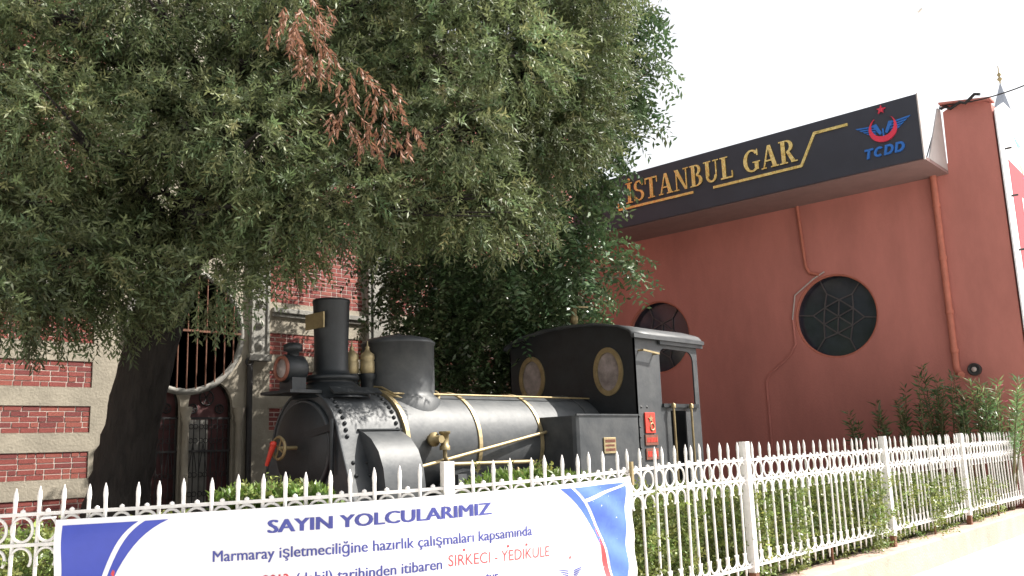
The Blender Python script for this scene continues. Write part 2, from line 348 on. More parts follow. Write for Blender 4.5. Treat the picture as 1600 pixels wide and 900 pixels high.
# ---------------------------------------------------------------- banner round the street corner, cable, minaret, gull
bn = thing('facade_banner', (XR, 3.3, 2), 'white and red printed banner hung on the street face of the red building', 'banner')
b = MB(); b.plate([(XR-0.03, 1.0), (XR+6, 1.0), (XR+6, 6.9), (XR+0.6, 6.9), (XR-0.03, 6.62)], [], lambda a, c, d: Vector((a, d, c)), 3.30, 3.325); b.build('sheet', M['vinyl'], bn)
b = MB(); b.plate([(XR+0.36, 1.1), (XR+6, 1.1), (XR+6, 5.4), (XR+0.36, 5.85)], [], lambda a, c, d: Vector((a, d, c)), 3.294, 3.299); rs = b.build('red_field', M['deepred'], bn)
for P in ([(16.50, 5.0), (16.62, 5.0), (16.60, 5.28), (16.50, 5.30)], [(16.70, 5.0), (16.82, 5.0), (16.80, 5.28), (16.70, 5.30)], rect(17.0, 17.2, 4.2, 5.2), rect(17.2, 17.6, 4.55, 4.75), rect(17.5, 17.7, 4.2, 4.7)):
    b = MB(); b.plate(P, [], lambda a, c, d: Vector((a, d, c)), 3.288, 3.293); b.build('lettering', M['vinyl'], rs)
for (xa, za, ln, m_) in ((16.5, 6.4, 0.5, 'hl1'), (17.0, 6.1, 0.6, 'hl1'), (16.6, 5.95, 0.5, 'hl2'), (16.8, 5.72, 0.9, 'hl3')):
    mm = M.get(m_) or M.setdefault(m_, mat('print_'+m_, {'hl1': (0.15, 0.6, 0.5), 'hl2': (0.7, 0.5, 0.25), 'hl3': (0.05, 0.2, 0.55)}[m_], 0.5, 0.1))
    b = MB(); b.plate([(xa, za), (xa+ln*0.5, za-0.16), (xa+ln, za-0.1), (xa+ln*0.5, za-0.06)], [], lambda a, c, d: Vector((a, d, c)), 3.292, 3.298); b.build('leaf_print', mm, bn)
for z in (6.0, 5.2, 4.3, 3.4, 2.5):
    b = MB(); b.tube([(XR+0.25, 3.30, z), (XR+0.25, 3.20, z)], 0.018, 8); b.build('eyelet_bolt', M['iron'], bn)

cb = thing('overhead_cable', (XR, 4.1, 6.9), 'sagging black overhead cable tied to the top of the red corner pier', 'cable')
p0 = Vector((XR-0.02, 4.12, 6.92)); p1 = atD(1760, 40, 12.5)
pt = [p0.lerp(p1, i/16)-Vector((0, 0, 0.25*4*(i/16)*(1-i/16))) for i in range(17)]
b = MB(); b.tube(pt, 0.011, 6); b.build('wire', M['cable'], cb)
pe = p0.lerp(p1, 0.24); b = MB(); b.tube([p0.lerp(pe, i/8)+Vector((0, 0, -0.06+0.035*math.sin(i*2.1)-0.2*(i/8)*(1-i/8))) for i in range(9)], 0.026, 6); b.build('cable_bundle', M['cable'], cb)
b = MB(); b.tube([p0, (XR-0.4, 4.2, 6.3), (XR-0.75, 4.25, 5.8)], 0.010, 6); b.build('drop_wire', M['cable'], cb)

tp = atD(1559, 103, 75); mn = thing('minaret', (tp.x, tp.y, 0), 'distant stone minaret with pointed grey lead cone behind the red pier', 'minaret')
c0 = Vector((tp.x, tp.y, 0)); ht = tp.z
b = MB(); b.lathe([(1.5, 0), (1.5, ht-9.0), (2.0, ht-8.6), (2.0, ht-7.9), (1.25, ht-7.85), (1.25, ht-6.2)], c0, n=16, smooth=False); b.build('shaft', M['stone'], mn)
b = MB(); b.lathe([(1.4, ht-6.2), (0.9, ht-4.2), (0.05, ht-1.6)], c0, n=16, smooth=False); b.build('cone', M['lead_roof'], mn)
b = MB(); b.lathe([(0.05, ht-1.7), (0.06, ht-1.4), (0.22, ht-1.2), (0.06, ht-1.0), (0.18, ht-0.8), (0.05, ht-0.6), (0.04, ht)], c0, n=10); b.build('finial', M['brassd'], mn)

bp = atD(1438, 16, 40); gl = thing('gull', bp, 'small gull gliding with spread wings in the white sky', 'bird')
b = MB(); ax = CR*0.8+CU*0.5
b.tube([bp-hd*0.22, bp-hd*0.1, bp+hd*0.08, bp+hd*0.24], [0.012, 0.05, 0.055, 0.02], 8); 
b.add([bp+hd*0.08, bp+ax*0.32+zz*0.06+hd*0.10, bp+ax*0.62, bp+ax*0.3-hd*0.06+zz*0.05, bp-hd*0.06, bp-ax*0.32+zz*0.05+hd*0.10, bp-ax*0.62-zz*0.05, bp-ax*0.3-hd*0.06+zz*0.04], [(0, 1, 3, 4), (1, 2, 3), (0, 4, 7, 5), (5, 7, 6)])
b.build('body', M['bird'], gl)

# ---------------------------------------------------------------- brick station building
YB = 12.0
st = thing('station_building', (6, YB, 0), 'old red brick and stone station facade with arched doors and round window', 'building')
my = lambda a, b, d: Vector((a, YB+d, b))
PERIOD, PH = 0.585, 0.345
lowz = [(3.0-PERIOD*k, 3.0-PERIOD*k+PH) for k in range(5)]
lp = [(-6.0, 4.9, a, b_) for a, b_ in lowz] + [(-6.0, 4.9, 3.83, 8.6)]
rp = [(7.58, 9.40, a, b_) for a, b_ in lowz] + [(7.58, 9.40, 3.83, 8.6)]
fp = [(9.95, 15.4, a, b_) for a, b_ in lowz] + [(9.95, 15.4, 3.83, 8.6)]
OC = (6.2, 3.27, 0.83)
def arch(x0, x1, zs, zb=0.3, n=14):
    c = (x0+x1)/2; r = (x1-x0)/2; return [(x0, zb), (x1, zb)]+[(c+r*math.cos(math.pi*i/(n-1)), zs+r*1.1*math.sin(math.pi*i/(n-1))) for i in range(n)]
DA = [(5.44, 6.14), (6.26, 6.96)]
holes = [circ(OC[0], OC[1], OC[2], n=48)]+[arch(a, b_, 2.18) for a, b_ in DA]
b = MB(); b.plate(rect(4.9, 7.58, 0, 9.2), holes, my, 0.0, 0.06); sw = b.build('stone_bay', M['stone'], st)
for x0_, x1_, pls in ((-6.05, 4.9, lp), (7.58, 9.40, rp), (9.95, 15.5, fp)):
    zs_ = sorted((p[2], p[3]) for p in pls); z = 0.0
    for za, zb in zs_+[(9.2, 9.2)]:
        b = MB(); b.box((x0_, YB, z), (x1_, YB+0.06, za)); b.build('stone_band', M['stone'], st); z = zb
b = MB(); b.box((9.40, YB, 0), (9.95, YB+0.06, 9.2)); b.build('stone_pier', M['stone'], st)
b = MB(); b.box((-6.05, YB+0.3, 0), (15.5, YB+6, 9.1)); b.box((-6.3, YB-0.25, 9.2), (15.5, YB+6, 9.5)); b.build('core', M['stone2'], st)
bricks_all = []
for pl in lp+rp+fp:
    b = MB(); b.box((pl[0], YB+0.0185, pl[2]), (pl[1], YB+0.1, pl[3])); po = b.build('mortar_panel', M['mortar'], st)
    nrow = max(1, round((pl[3]-pl[2])/0.069)); ch = (pl[3]-pl[2])/nrow
    for r_ in range(nrow):
        x = pl[0] - (0.11 if r_ % 2 else 0.0)
        while x < pl[1]:
            ln = 0.215 if rnd.random() < 0.7 else 0.105
            a, c = max(x, pl[0]+0.004), min(x+ln-0.016, pl[1]-0.004)
            if c-a > 0.03: bricks_all.append((a, c, pl[2]+r_*ch+0.007, pl[2]+(r_+1)*ch-0.007, po))
            x += ln
def bscore(q):
    xm, zm = (q[0]+q[1])/2, (q[2]+q[3])/2; v = Vector((xm, YB, zm))-CAM; z = v.dot(fw); px = 800+F*v.dot(CR)/z; py = 450-F*v.dot(CU)/z
    vis = (-20 < px < 146 and 480 < py < 830) or (415 < px < 572 and 290 < py < 640)
    return z if vis else 999
bricks_all.sort(key=bscore)
unit = MB(); unit.box((-0.5, 0, -0.5), (0.5, 0.03, 0.5)); um = unit.mesh('brick', M['brick'])
bmats = [M['brick'], mat('dark_brick', (0.19, 0.045, 0.042), 0.85, 0.4, 7, 0.3, 70), mat('pale_brick', (0.30, 0.085, 0.065), 0.85, 0.4, 7, 0.3, 70)]
ums = []
for mm in bmats:
    c = um.copy(); c.materials[0] = mm; ums.append(c)
for q in bricks_all[:300]:
    inst(ums[rnd.choice((0, 0, 1, 2))], 'brick', q[4], ((q[0]+q[1])/2, YB+0.013+rnd.uniform(-.003, .002), (q[2]+q[3])/2), 0, (q[1]-q[0], 1, q[3]-q[2]))
bs = [MB(), MB(), MB()]
for q in bricks_all[300:]: bs[rnd.choice((0, 0, 1, 2))].box((q[0], YB+0.014, q[2]), (q[1], YB+0.045, q[3]))
for i in range(3): tag(bs[i].build('brickwork', bmats[i], st), kind='stuff')
# mouldings, pier with rosettes, pilasters
b = MB(); b.box((-6.05, YB-0.07, 3.70), (5.0, YB-0.002, 3.78)); b.box((7.60, YB-0.07, 3.66), (9.42, YB-0.002, 3.74)); b.box((7.60, YB-0.04, 3.60), (9.42, YB-0.002, 3.655)); b.build('string_course', M['stone2'], st, 0.01)
b = MB(); b.box((9.44, YB-0.10, 0), (9.93, YB-0.002, 9.1)); b.box((9.52, YB-0.13, 0.4), (9.85, YB-0.101, 8.9)); b.build('pilaster', M['stone2'], st, 0.012)
pr = MB(); pr.box((7.20, YB-0.06, 2.98), (7.52, YB-0.002, 5.2)); pr.box((7.17, YB-0.11, 2.88), (7.55, YB-0.002, 2.98))
for xx in (7.225, 7.495): pr.box((xx-0.02, YB-0.085, 3.0), (xx+0.02, YB-0.061, 5.15))
po = pr.build('rosette_pier', M['stone2'], st, 0.008)
for z in (3.12, 3.45, 3.78, 4.11):
    b = MB(); b.lathe([(0.0, 0.05), (0.03, 0.045), (0.04, 0.02), (0.065, 0.02), (0.07, 0.0)], (7.36, YB-0.061, z), (0, -1, 0), 14); b.build('rosette', M['stone2'], po)
# round window
b = MB(); b.lathe([(OC[2]+0.002, 0.0), (OC[2]+0.02, 0.05), (OC[2]+0.07, 0.05), (OC[2]+0.10, 0.0)], (OC[0], YB-0.002, OC[1]), (0, -1, 0), 48); wo = b.build('round_window', M['stone2'], st)
b = MB(); b.lathe([(OC[2], 0), (OC[2], 0.01)], (OC[0], YB+0.25, OC[1]), (0, 1, 0), 40, False); b.build('pane', M['glassb'], wo)
b = MB(); b.lathe([(OC[2]-0.002, 0), (OC[2]-0.10, 0.0), (OC[2]-0.10, 0.10), (OC[2]-0.002, 0.10)], (OC[0], YB+0.12, OC[1]), (0, 1, 0), 40, False)
for k in range(6):
    a = math.radians(60*k+20); a2 = math.radians(60*k+80)
    b.bar((OC[0]+0.4*math.cos(a), YB+0.2, OC[1]+0.4*math.sin(a)), (OC[0]+0.4*math.cos(a2), YB+0.2, OC[1]+0.4*math.sin(a2)), 0.05, 0.05, (0, 1, 0))
    b.bar((OC[0]+0.4*math.cos(a), YB+0.203, OC[1]+0.4*math.sin(a)), (OC[0]+0.78*math.cos(a), YB+0.203, OC[1]+0.78*math.sin(a)), 0.05, 0.05, (0, 1, 0))
b.build('tracery', M['stone2'], wo)
for i in range(-5, 6):
    x = i*0.145; h_ = math.sqrt(max(0, OC[2]**2-x*x))-0.02
    b = MB(); b.tube([(OC[0]+x, YB-0.04, OC[1]-h_-0.05), (OC[0]+x, YB-0.04, OC[1]+h_+0.05)], 0.011, 6); b.build('grille_bar', M['rust'], wo)
b = MB(); b.bar((OC[0]-0.84, YB-0.055, OC[1]), (OC[0]+0.84, YB-0.055, OC[1]), 0.02, 0.03); b.build('grille_rail', M['rust'], wo)
# arched doors
for a, c in DA:
    b = MB(); n = 16; mid = (a+c)/2; r_ = (c-a)/2
    b.tube([(a-0.03, YB-0.01, 2.18)]+[(mid-(r_+0.03)*math.cos(math.pi*i/n), YB-0.01, 2.18+(r_*1.1+0.03)*math.sin(math.pi*i/n)) for i in range(n+1)], 0.035, 8); do = b.build('door', M['stone'], st)
    b = MB(); b.plate(arch(a, c, 2.18), [], my, 0.14, 0.18); b.build('leaf', M['maroon'], do)
    b = MB(); b.box((a+0.08, YB+0.125, 0.4), (a+0.38, YB+0.139, 2.0)); b.build('pale_panel', M['stone2'], do)
    b = MB()
    for cx, cz, rr in ((mid, 2.32, 0.11), (a+0.56, 2.16, 0.065), (a+0.14, 2.16, 0.065)):
        b.ring((cx, YB+0.13, cz), (0, 1, 0), rr, 0.012, 18, 4)
        for k in range(6): b.bar((cx, YB+0.131, cz), (cx+rr*math.cos(k*1.047), YB+0.131, cz+rr*math.sin(k*1.047)), 0.012, 0.012, (0, 1, 0))
    b.build('rosettes', M['iron'], do)
    b = MB()
    for i in range(8): x = a+0.03+i*(c-a-0.06)/7; b.tube([(x, YB+0.05, 0.35), (x, YB+0.05, 2.02)], 0.008, 5, False)
    for z in (0.6, 1.55, 2.02): b.bar((a, YB+0.052, z), (c, YB+0.052, z), 0.014, 0.03)
    for i in range(4):
        x = a+0.115+i*(c-a-0.23)/3
        for z in (0.95, 1.22, 1.70, 1.9):
            b.ring((x-0.035, YB+0.048, z), (0, 1, 0), 0.033, 0.006, 12, 4); b.ring((x+0.035, YB+0.048, z), (0, 1, 0), 0.033, 0.006, 12, 4)
        b.bar((x-0.06, YB+0.049, 1.26), (x, YB+0.049, 1.66), 0.01, 0.01, (0, 1, 0)); b.bar((x+0.06, YB+0.049, 1.26), (x, YB+0.049, 1.66), 0.01, 0.01, (0, 1, 0))
    b.build('iron_gate', M['iron'], do)
for x in (5.37, 6.2, 7.03):
    b = MB(); b.lathe([(0.075, 0.2), (0.075, 0.5), (0.05, 0.55), (0.045, 1.95), (0.07, 2.0), (0.055, 2.03), (0.085, 2.13), (0.085, 2.17)], (x, YB-0.06, 0), n=16); b.build('column', M['stone'], st)
b = MB(); b.tube([(7.20, YB-0.06, 2.80), (7.20, YB-0.06, 0.3)], 0.045, 8); b.ring((7.19, YB-0.06, 2.86), (0, 1, 0), 0.05, 0.025, 16, 6); b.build('drainpipe', M['iron'], st)

# ---------------------------------------------------------------- steam locomotive
AY, AZ, BR = 7.5, 1.50, 0.59
lo = thing('steam_locomotive', (7.6, AY, 0.22), 'small black antique tank steam locomotive displayed behind the white fence', 'locomotive')
b = MB(); b.lathe([(BR, 0), (BR, 3.4)], (5.96, AY, AZ), (1, 0, 0), 48); boiler = b.build('boiler', M['black'], lo)
prof = []
for i in range(13):
    a = math.pi*(0.06+0.88*i/12); prof.append((AY-0.565*math.cos(a), AZ+0.575*math.sin(a)))
prof = [(AY-0.92, 0.62), (AY-0.74, 1.12)]+prof+[(AY+0.74, 1.12), (AY+0.92, 0.62)]
b = MB(); n = len(prof)
b.add([(5.15, y, z) for y, z in prof]+[(5.97, y, z) for y, z in prof], [(i, i+1, n+i+1, n+i) for i in range(n-1)], True)
b.add([(5.15, y, z) for y, z in prof], [tuple(range(n))]); b.add([(5.97, y, z) for y, z in prof], [tuple(range(n))])
sb = b.build('smokebox', M['black'], lo)
b = MB()
b.tube([(5.145, y, z) for y, z in prof], 0.014, 6); b.build('front_edge', M['black'], sb)
b = MB()
for i in range(2, n-2):
    for f_ in (0.0, 0.5):
        if i+1 >= n-2 and f_: continue
        y = prof[i][0]*(1-f_)+prof[i+1][0]*f_; z = prof[i][1]*(1-f_)+prof[i+1][1]*f_
        d = Vector((0, y-AY, z-AZ)).normalized()
        for x in (5.24, 5.88): b.lathe([(0.022, -0.004), (0.02, 0.008), (0.0, 0.016)], Vector((x, y, z))+d*0.006, d, 8)
for q in ((AY-0.64, 1.36), (AY-0.69, 1.24)):
    for x in (5.24, 5.40): b.lathe([(0.022, -0.01), (0.02, 0.008), (0, 0.016)], (x, q[0]-0.01, q[1]), (0, -1, 0.3), 8)
for dx in (-0.2, 0.0, 0.18): b.lathe([(0.022, -0.01), (0.02, 0.008), (0, 0.016)], (5.55+dx, AY-0.26, AZ+0.52), (0, -0.42, 0.9), 8)
tag(b.build('rivets', M['blackd'], sb), kind='stuff')
b = MB(); b.lathe([(0.47, 0.0), (0.47, 0.03), (0.44, 0.05), (0.2, 0.09), (0.0, 0.10)], (5.148, AY, AZ+0.02), (-1, 0, 0), 40); dr = b.build('smokebox_door', M['blackd'], lo)
b = MB(); b.ring((5.115, AY, AZ+0.02), (1, 0, 0), 0.45, 0.018, 40); b.build('door_rim', M['black'], dr)
b = MB(); b.tube([(5.10, AY-0.50, AZ+0.28), (5.10, AY-0.50, AZ-0.25)], 0.022, 8); b.bar((5.085, AY-0.5, AZ+0.2), (5.06, AY-0.05, AZ+0.12), 0.07, 0.015, (1, 0, 0)); b.build('hinge', M['blackd'], dr)
b = MB(); b.tube([(5.05, AY, AZ+0.02), (4.84, AY, AZ+0.02)], 0.02, 8); b.ring((4.85, AY, AZ+0.02), (1, 0, 0), 0.105, 0.016, 24)
for k in range(4): a = math.pi/4*2*k+0.5; b.tube([(4.85, AY, AZ+0.02), (4.85, AY+0.1*math.cos(a), AZ+0.02+0.1*math.sin(a))], 0.01, 6)
b.build('handwheel', M['brassd'], dr)
b = MB(); b.tube([(4.80, AY+0.02, AZ+0.05), (4.78, AY+0.10, AZ-0.14)], [0.03, 0.018], 8); b.lathe([(0, -0.035), (0.03, -0.02), (0.03, 0.02), (0, 0.035)], (4.80, AY+0.02, AZ+0.06), (1, 0, 0), 10); b.build('red_lever', M['redpaint'], dr)
# headlamp
b = MB(); b.box((4.80, AY-0.26, 2.04), (5.16, AY+0.26, 2.07)); b.build('lamp_bracket', M['blackd'], lo)
b = MB(); b.box((4.92, AY-0.11, 2.071), (5.08, AY+0.11, 2.20)); b.lathe([(0.12, -0.13), (0.14, -0.1), (0.14, 0.08), (0.10, 0.12)], (5.0, AY, 2.29), (1, 0, 0), 20); b.lathe([(0.06, 0.0), (0.06, 0.06), (0.095, 0.07), (0.095, 0.13), (0.05, 0.15)], (5.0, AY, 2.40), n=16); hl = b.build('headlamp', M['blackd'], lo)
b = MB(); b.ring((4.87, AY, 2.29), (1, 0, 0), 0.11, 0.02, 24); b.build('lamp_rim', M['brown'], hl)
b = MB(); b.lathe([(0.11, 0), (0.0, 0.03)], (4.875, AY, 2.29), (-1, 0, 0), 20); b.build('lens', M['cabglass'], hl)
# chimney
b = MB(); b.lathe([(0.40, 2.0), (0.34, 2.09), (0.25, 2.15), (0.22, 2.18), (0.275, 2.185), (0.285, 2.21), (0.275, 2.235), (0.20, 2.24), (0.175, 2.30), (0.172, 2.5), (0.188, 2.98), (0.195, 3.0), (0.19, 3.025), (0.16, 3.025), (0.15, 2.7)], (5.46, AY, 0), n=36); ch = b.build('chimney', M['blackd'], lo)
b = MB(); b.bar((5.20, AY-0.36, 2.065), (5.80, AY-0.36, 2.065), 0.10, 0.02, (0, -0.6, 0.8)); b.build('base_flange', M['blackd'], ch)
b = MB(); b.plate(rect(AY-0.16, AY+0.15, 2.71, 2.87), [], lambda a, c, d: Vector((d, a, c)), 5.245, 5.262); b.build('chimney_plate', M['brassd'], ch)
# safety valves and dome
for dx, dy in ((0, 0.05), (0.13, -0.05)):
    b = MB(); b.lathe([(0.07, 2.02), (0.07, 2.2), (0.085, 2.22), (0.085, 2.27)], (5.76+dx, AY+dy, 0), n=16); sv = b.build('safety_valve', M['blackd'], lo)
    b = MB(); b.lathe([(0.06, 2.27), (0.075, 2.29), (0.075, 2.40), (0.065, 2.41), (0.078, 2.43), (0.07, 2.48), (0.03, 2.51), (0.022, 2.54), (0.028, 2.55), (0.01, 2.57), (0.006, 2.62)], (5.76+dx, AY+dy, 0), n=20); b.build('brass_cap', M['brass'], sv)
b = MB(); b.lathe([(0.47, 1.86), (0.46, 2.0), (0.405, 2.03), (0.395, 2.08), (0.395, 2.60), (0.41, 2.605), (0.41, 2.625), (0.36, 2.665), (0.2, 2.70), (0.03, 2.71), (0.03, 2.73), (0, 2.74)], (6.36, AY, 0), n=48); dm = b.build('steam_dome', M['black'], lo)
b = MB(); b.tube([(6.36+0.44*math.cos(a), AY+0.44*math.sin(a), 1.5+math.sqrt(max(0, 0.61**2-(0.44*math.sin(a))**2))) for a in np.linspace(0, 2*math.pi, 40)], 0.016, 6, False); b.build('dome_ring', M['brass'], dm)
for i, x in enumerate((5.98, 7.02, 8.06, 9.08)):
    b = MB(); b.lathe([(BR, -0.028), (BR+0.014, -0.026), (BR+0.014, 0.026), (BR, 0.028)], (x, AY, AZ), (1, 0, 0), 48, False); b.build('boiler_band', M['brass'] if i < 3 else M['black'], boiler)
b = MB(); b.tube([(6.0, AY-0.33, AZ+0.55), (7.6, AY-0.33, AZ+0.55), (9.34, AY-0.33, AZ+0.55)], 0.012, 6); b.tube([(5.90, AY-0.05, 2.14), (5.96, AY-0.2, 2.12), (6.0, AY-0.33, AZ+0.55)], 0.012, 6); b.build('boiler_pipe', M['brassd'], boiler)
# feed valve, elbow and rod
b = MB(); b.lathe([(0.05, -0.05), (0.05, 0.06), (0.075, 0.07), (0.075, 0.10), (0.04, 0.11), (0.04, 0.2)], (6.28, AY-0.56, 1.56), (0, -1, 0), 14)
b.lathe([(0.055, -0.08), (0.055, -0.04), (0.04, -0.03), (0.045, 0.08), (0.06, 0.085), (0.06, 0.11)], (6.36, AY-0.72, 1.53), n=14); b.tube([(6.28, AY-0.72, 1.56), (6.36, AY-0.72, 1.55)], 0.035, 8); b.build('feed_valve', M['brassd'], lo)
b = MB(); b.tube([(6.36, AY-0.72, 1.48), (6.36, AY-0.72, 1.38), (6.40, AY-0.72, 1.32), (6.48, AY-0.72, 1.30), (7.72, AY-0.72, 1.285), (7.80, AY-0.72, 1.26), (7.82, AY-0.72, 1.18), (7.82, AY-0.72, 0.8)], 0.022, 8); b.build('feed_pipe', M['brass'], lo)
b = MB(); b.tube([(5.80, AY-0.70, 1.25), (8.12, AY-0.62, 1.62)], 0.02, 8); b.build('reversing_rod', M['brass'], lo)
# cylinder casing beside the smokebox
cz = [(AY-0.50, 1.66), (AY-0.60, 1.645), (AY-0.72, 1.58), (AY-0.83, 1.46), (AY-0.90, 1.30), (AY-0.93, 1.12), (AY-0.94, 0.72), (AY-0.5, 0.72)]
for sgn in (1, -1):
    pz = [(AY+sgn*(y-AY), z) for y, z in cz]; n = len(pz); b = MB()
    b.add([(5.40, y, z) for y, z in pz]+[(5.90, y, z) for y, z in pz], [(i, i+1, n+i+1, n+i) for i in range(n-1)], True)
    b.add([(5.40, y, z) for y, z in pz], [tuple(range(n))]); b.add([(5.90, y, z) for y, z in pz], [tuple(range(n))])
    co = b.build('cylinder_casing', M['black'], lo)
    b = MB(); b.bar((5.38, AY-sgn*0.53, 1.672), (5.92, AY-sgn*0.53, 1.672), 0.07, 0.015); b.build('casing_strip', M['blackd'], co)
    b = MB(); b.lathe([(0.24, 0), (0.24, 0.62), (0.2, 0.66)], (5.32, AY-sgn*0.74, 0.74), (1, 0, 0), 24); b.build('cylinder', M['blackd'], lo)
    tk = MB(); y0, y1 = AY-sgn*1.08, AY-sgn*0.50; ya_, yb2 = min(y0, y1), max(y0, y1)
    cor = [(8.10, yb2), (9.355, yb2), (9.355, ya_), (8.16, ya_), (8.12, ya_+0.02), (8.10, ya_+0.06)] if sgn == 1 else [(8.10, ya_), (9.355, ya_), (9.355, yb2), (8.16, yb2), (8.12, yb2-0.02), (8.10, yb2-0.06)]
    tk.plate(cor, [], lambda a, c, d: Vector((a, c, d)), 0.85, 1.79); to = tk.build('side_tank', M['black'], lo, 0.006)
    b = MB(); b.bar((8.10, AY-sgn*1.085, 1.80), (9.35, AY-sgn*1.085, 1.80), 0.02, 0.018); b.build('tank_rim', M['black'], to)
    if sgn == 1:
        b = MB(); b.box((8.60, AY-1.096, 1.34), (8.84, AY-1.081, 1.53)); pl_ = b.build('maker_plate', M['brass'], to, 0.004)
        b = MB()
        for r_, (h_, z) in enumerate(((0.034, 1.472), (0.022, 1.425), (0.030, 1.37))):
            x = 8.625
            while x < 8.81:
                l_ = rnd.uniform(0.010, 0.02); b.box((x, AY-1.0995, z), (x+l_, AY-1.097, z+h_)); x += l_+0.006
        b.build('plate_lettering', M['brown'], pl_)
# frame, footplate, wheels, buffers, spring
b = MB(); b.box((4.95, AY-0.55, 0.62), (10.9, AY+0.55, 0.90)); b.box((4.85, AY-1.0, 0.85), (5.15, AY+1.0, 1.0)); b.box((7.6, AY-1.07, 0.78), (10.95, AY+1.07, 0.845)); b.build('underframe', M['blackd'], lo)
b = MB(); b.box((4.78, AY-1.05, 0.62), (4.849, AY+1.05, 1.0)); bb_ = b.build('buffer_beam', M['redpaint'], lo)
for y in (-0.75, 0.75):
    b = MB(); b.lathe([(0.07, 0), (0.06, 0.25), (0.17, 0.26), (0.18, 0.28), (0.0, 0.31)], (4.778, AY+y, 0.82), (-1, 0, 0), 20); b.build('buffer', M['blackd'], bb_)
for x in (6.75, 8.35):
    for y in (-0.62, 0.62):
        b = MB(); b.lathe([(0.05, -0.06), (0.42, -0.06), (0.42, 0.03), (0.45, 0.03), (0.45, 0.06), (0.05, 0.06)], (x, AY+y, 0.80), (0, -1 if y > 0 else 1, 0), 28, False); b.build('wheel', M['blackd'], lo)
b = MB()
for i in range(5): b.box((6.45+0.04*i, AY-0.86, 1.06+0.022*i), (7.05-0.04*i, AY-0.80, 1.08+0.022*i))
b.tube([(7.0, AY-0.83, 1.10), (7.12, AY-0.83, 1.16), (7.16, AY-0.83, 1.20), (7.18, AY-0.83, 1.1)], 0.022, 6); b.box((6.40, AY-0.87, 1.08), (6.52, AY-0.79, 1.2)); b.build('leaf_spring', M['black'], lo)
b = MB(); b.lathe([(0.04, 0), (0.045, 0.06), (0.02, 0.08), (0.02, 0.12), (0.0, 0.14)], (7.35, AY-0.83, 1.1), n=10); b.tube([(7.30, AY-0.83, 1.08), (7.6, AY-0.83, 1.08)], 0.035, 8); b.build('lubricator', M['brassd'], lo)
# cab
CX0, CX1, CY0, CY1 = 9.36, 10.88, AY-1.08, AY+1.08
top = [(AY+1.08*math.cos(math.pi*i/16), 2.80+0.22*math.sin(math.pi*i/16)) for i in range(17)]
mf = lambda a, c, d: Vector((CX0+d, a, c))
WC = [(6.84, 2.38), (8.16, 2.38)]
b = MB(); b.plate([(CY0, 0.85), (CY1, 0.85)]+top, [circ(y, z, 0.19, 0.265, 28) for y, z in WC], mf, 0, 0.02); cf = b.build('cab_front', M['blackd'], lo)  # darker black than the cab sides: the front's shade put into its colour
for y, z in WC:
    o_ = circ(y, z, 0.235, 0.315, 36); i_ = circ(y, z, 0.175, 0.25, 36)
    b = MB(); b.plate(o_, [i_], mf, -0.022, -0.001); wo = b.build('oval_window', M['brassd'], lo)
    b = MB(); b.plate(circ(y, z, 0.188, 0.26, 28), [], mf, 0.004, 0.010); b.build('pane', M['cabglass'], wo)
def opening():
    return [(9.93, 1.95), (10.77, 1.95), (10.77, 2.45)]+[(10.62+0.15*math.cos(a), 2.52+0.15*math.sin(a)) for a in np.linspace(0, math.pi/2, 6)]+[(10.1, 2.68)]+[(10.05+0.12*math.cos(a), 2.56+0.12*math.sin(a)) for a in np.linspace(math.pi/2, math.pi, 6)]
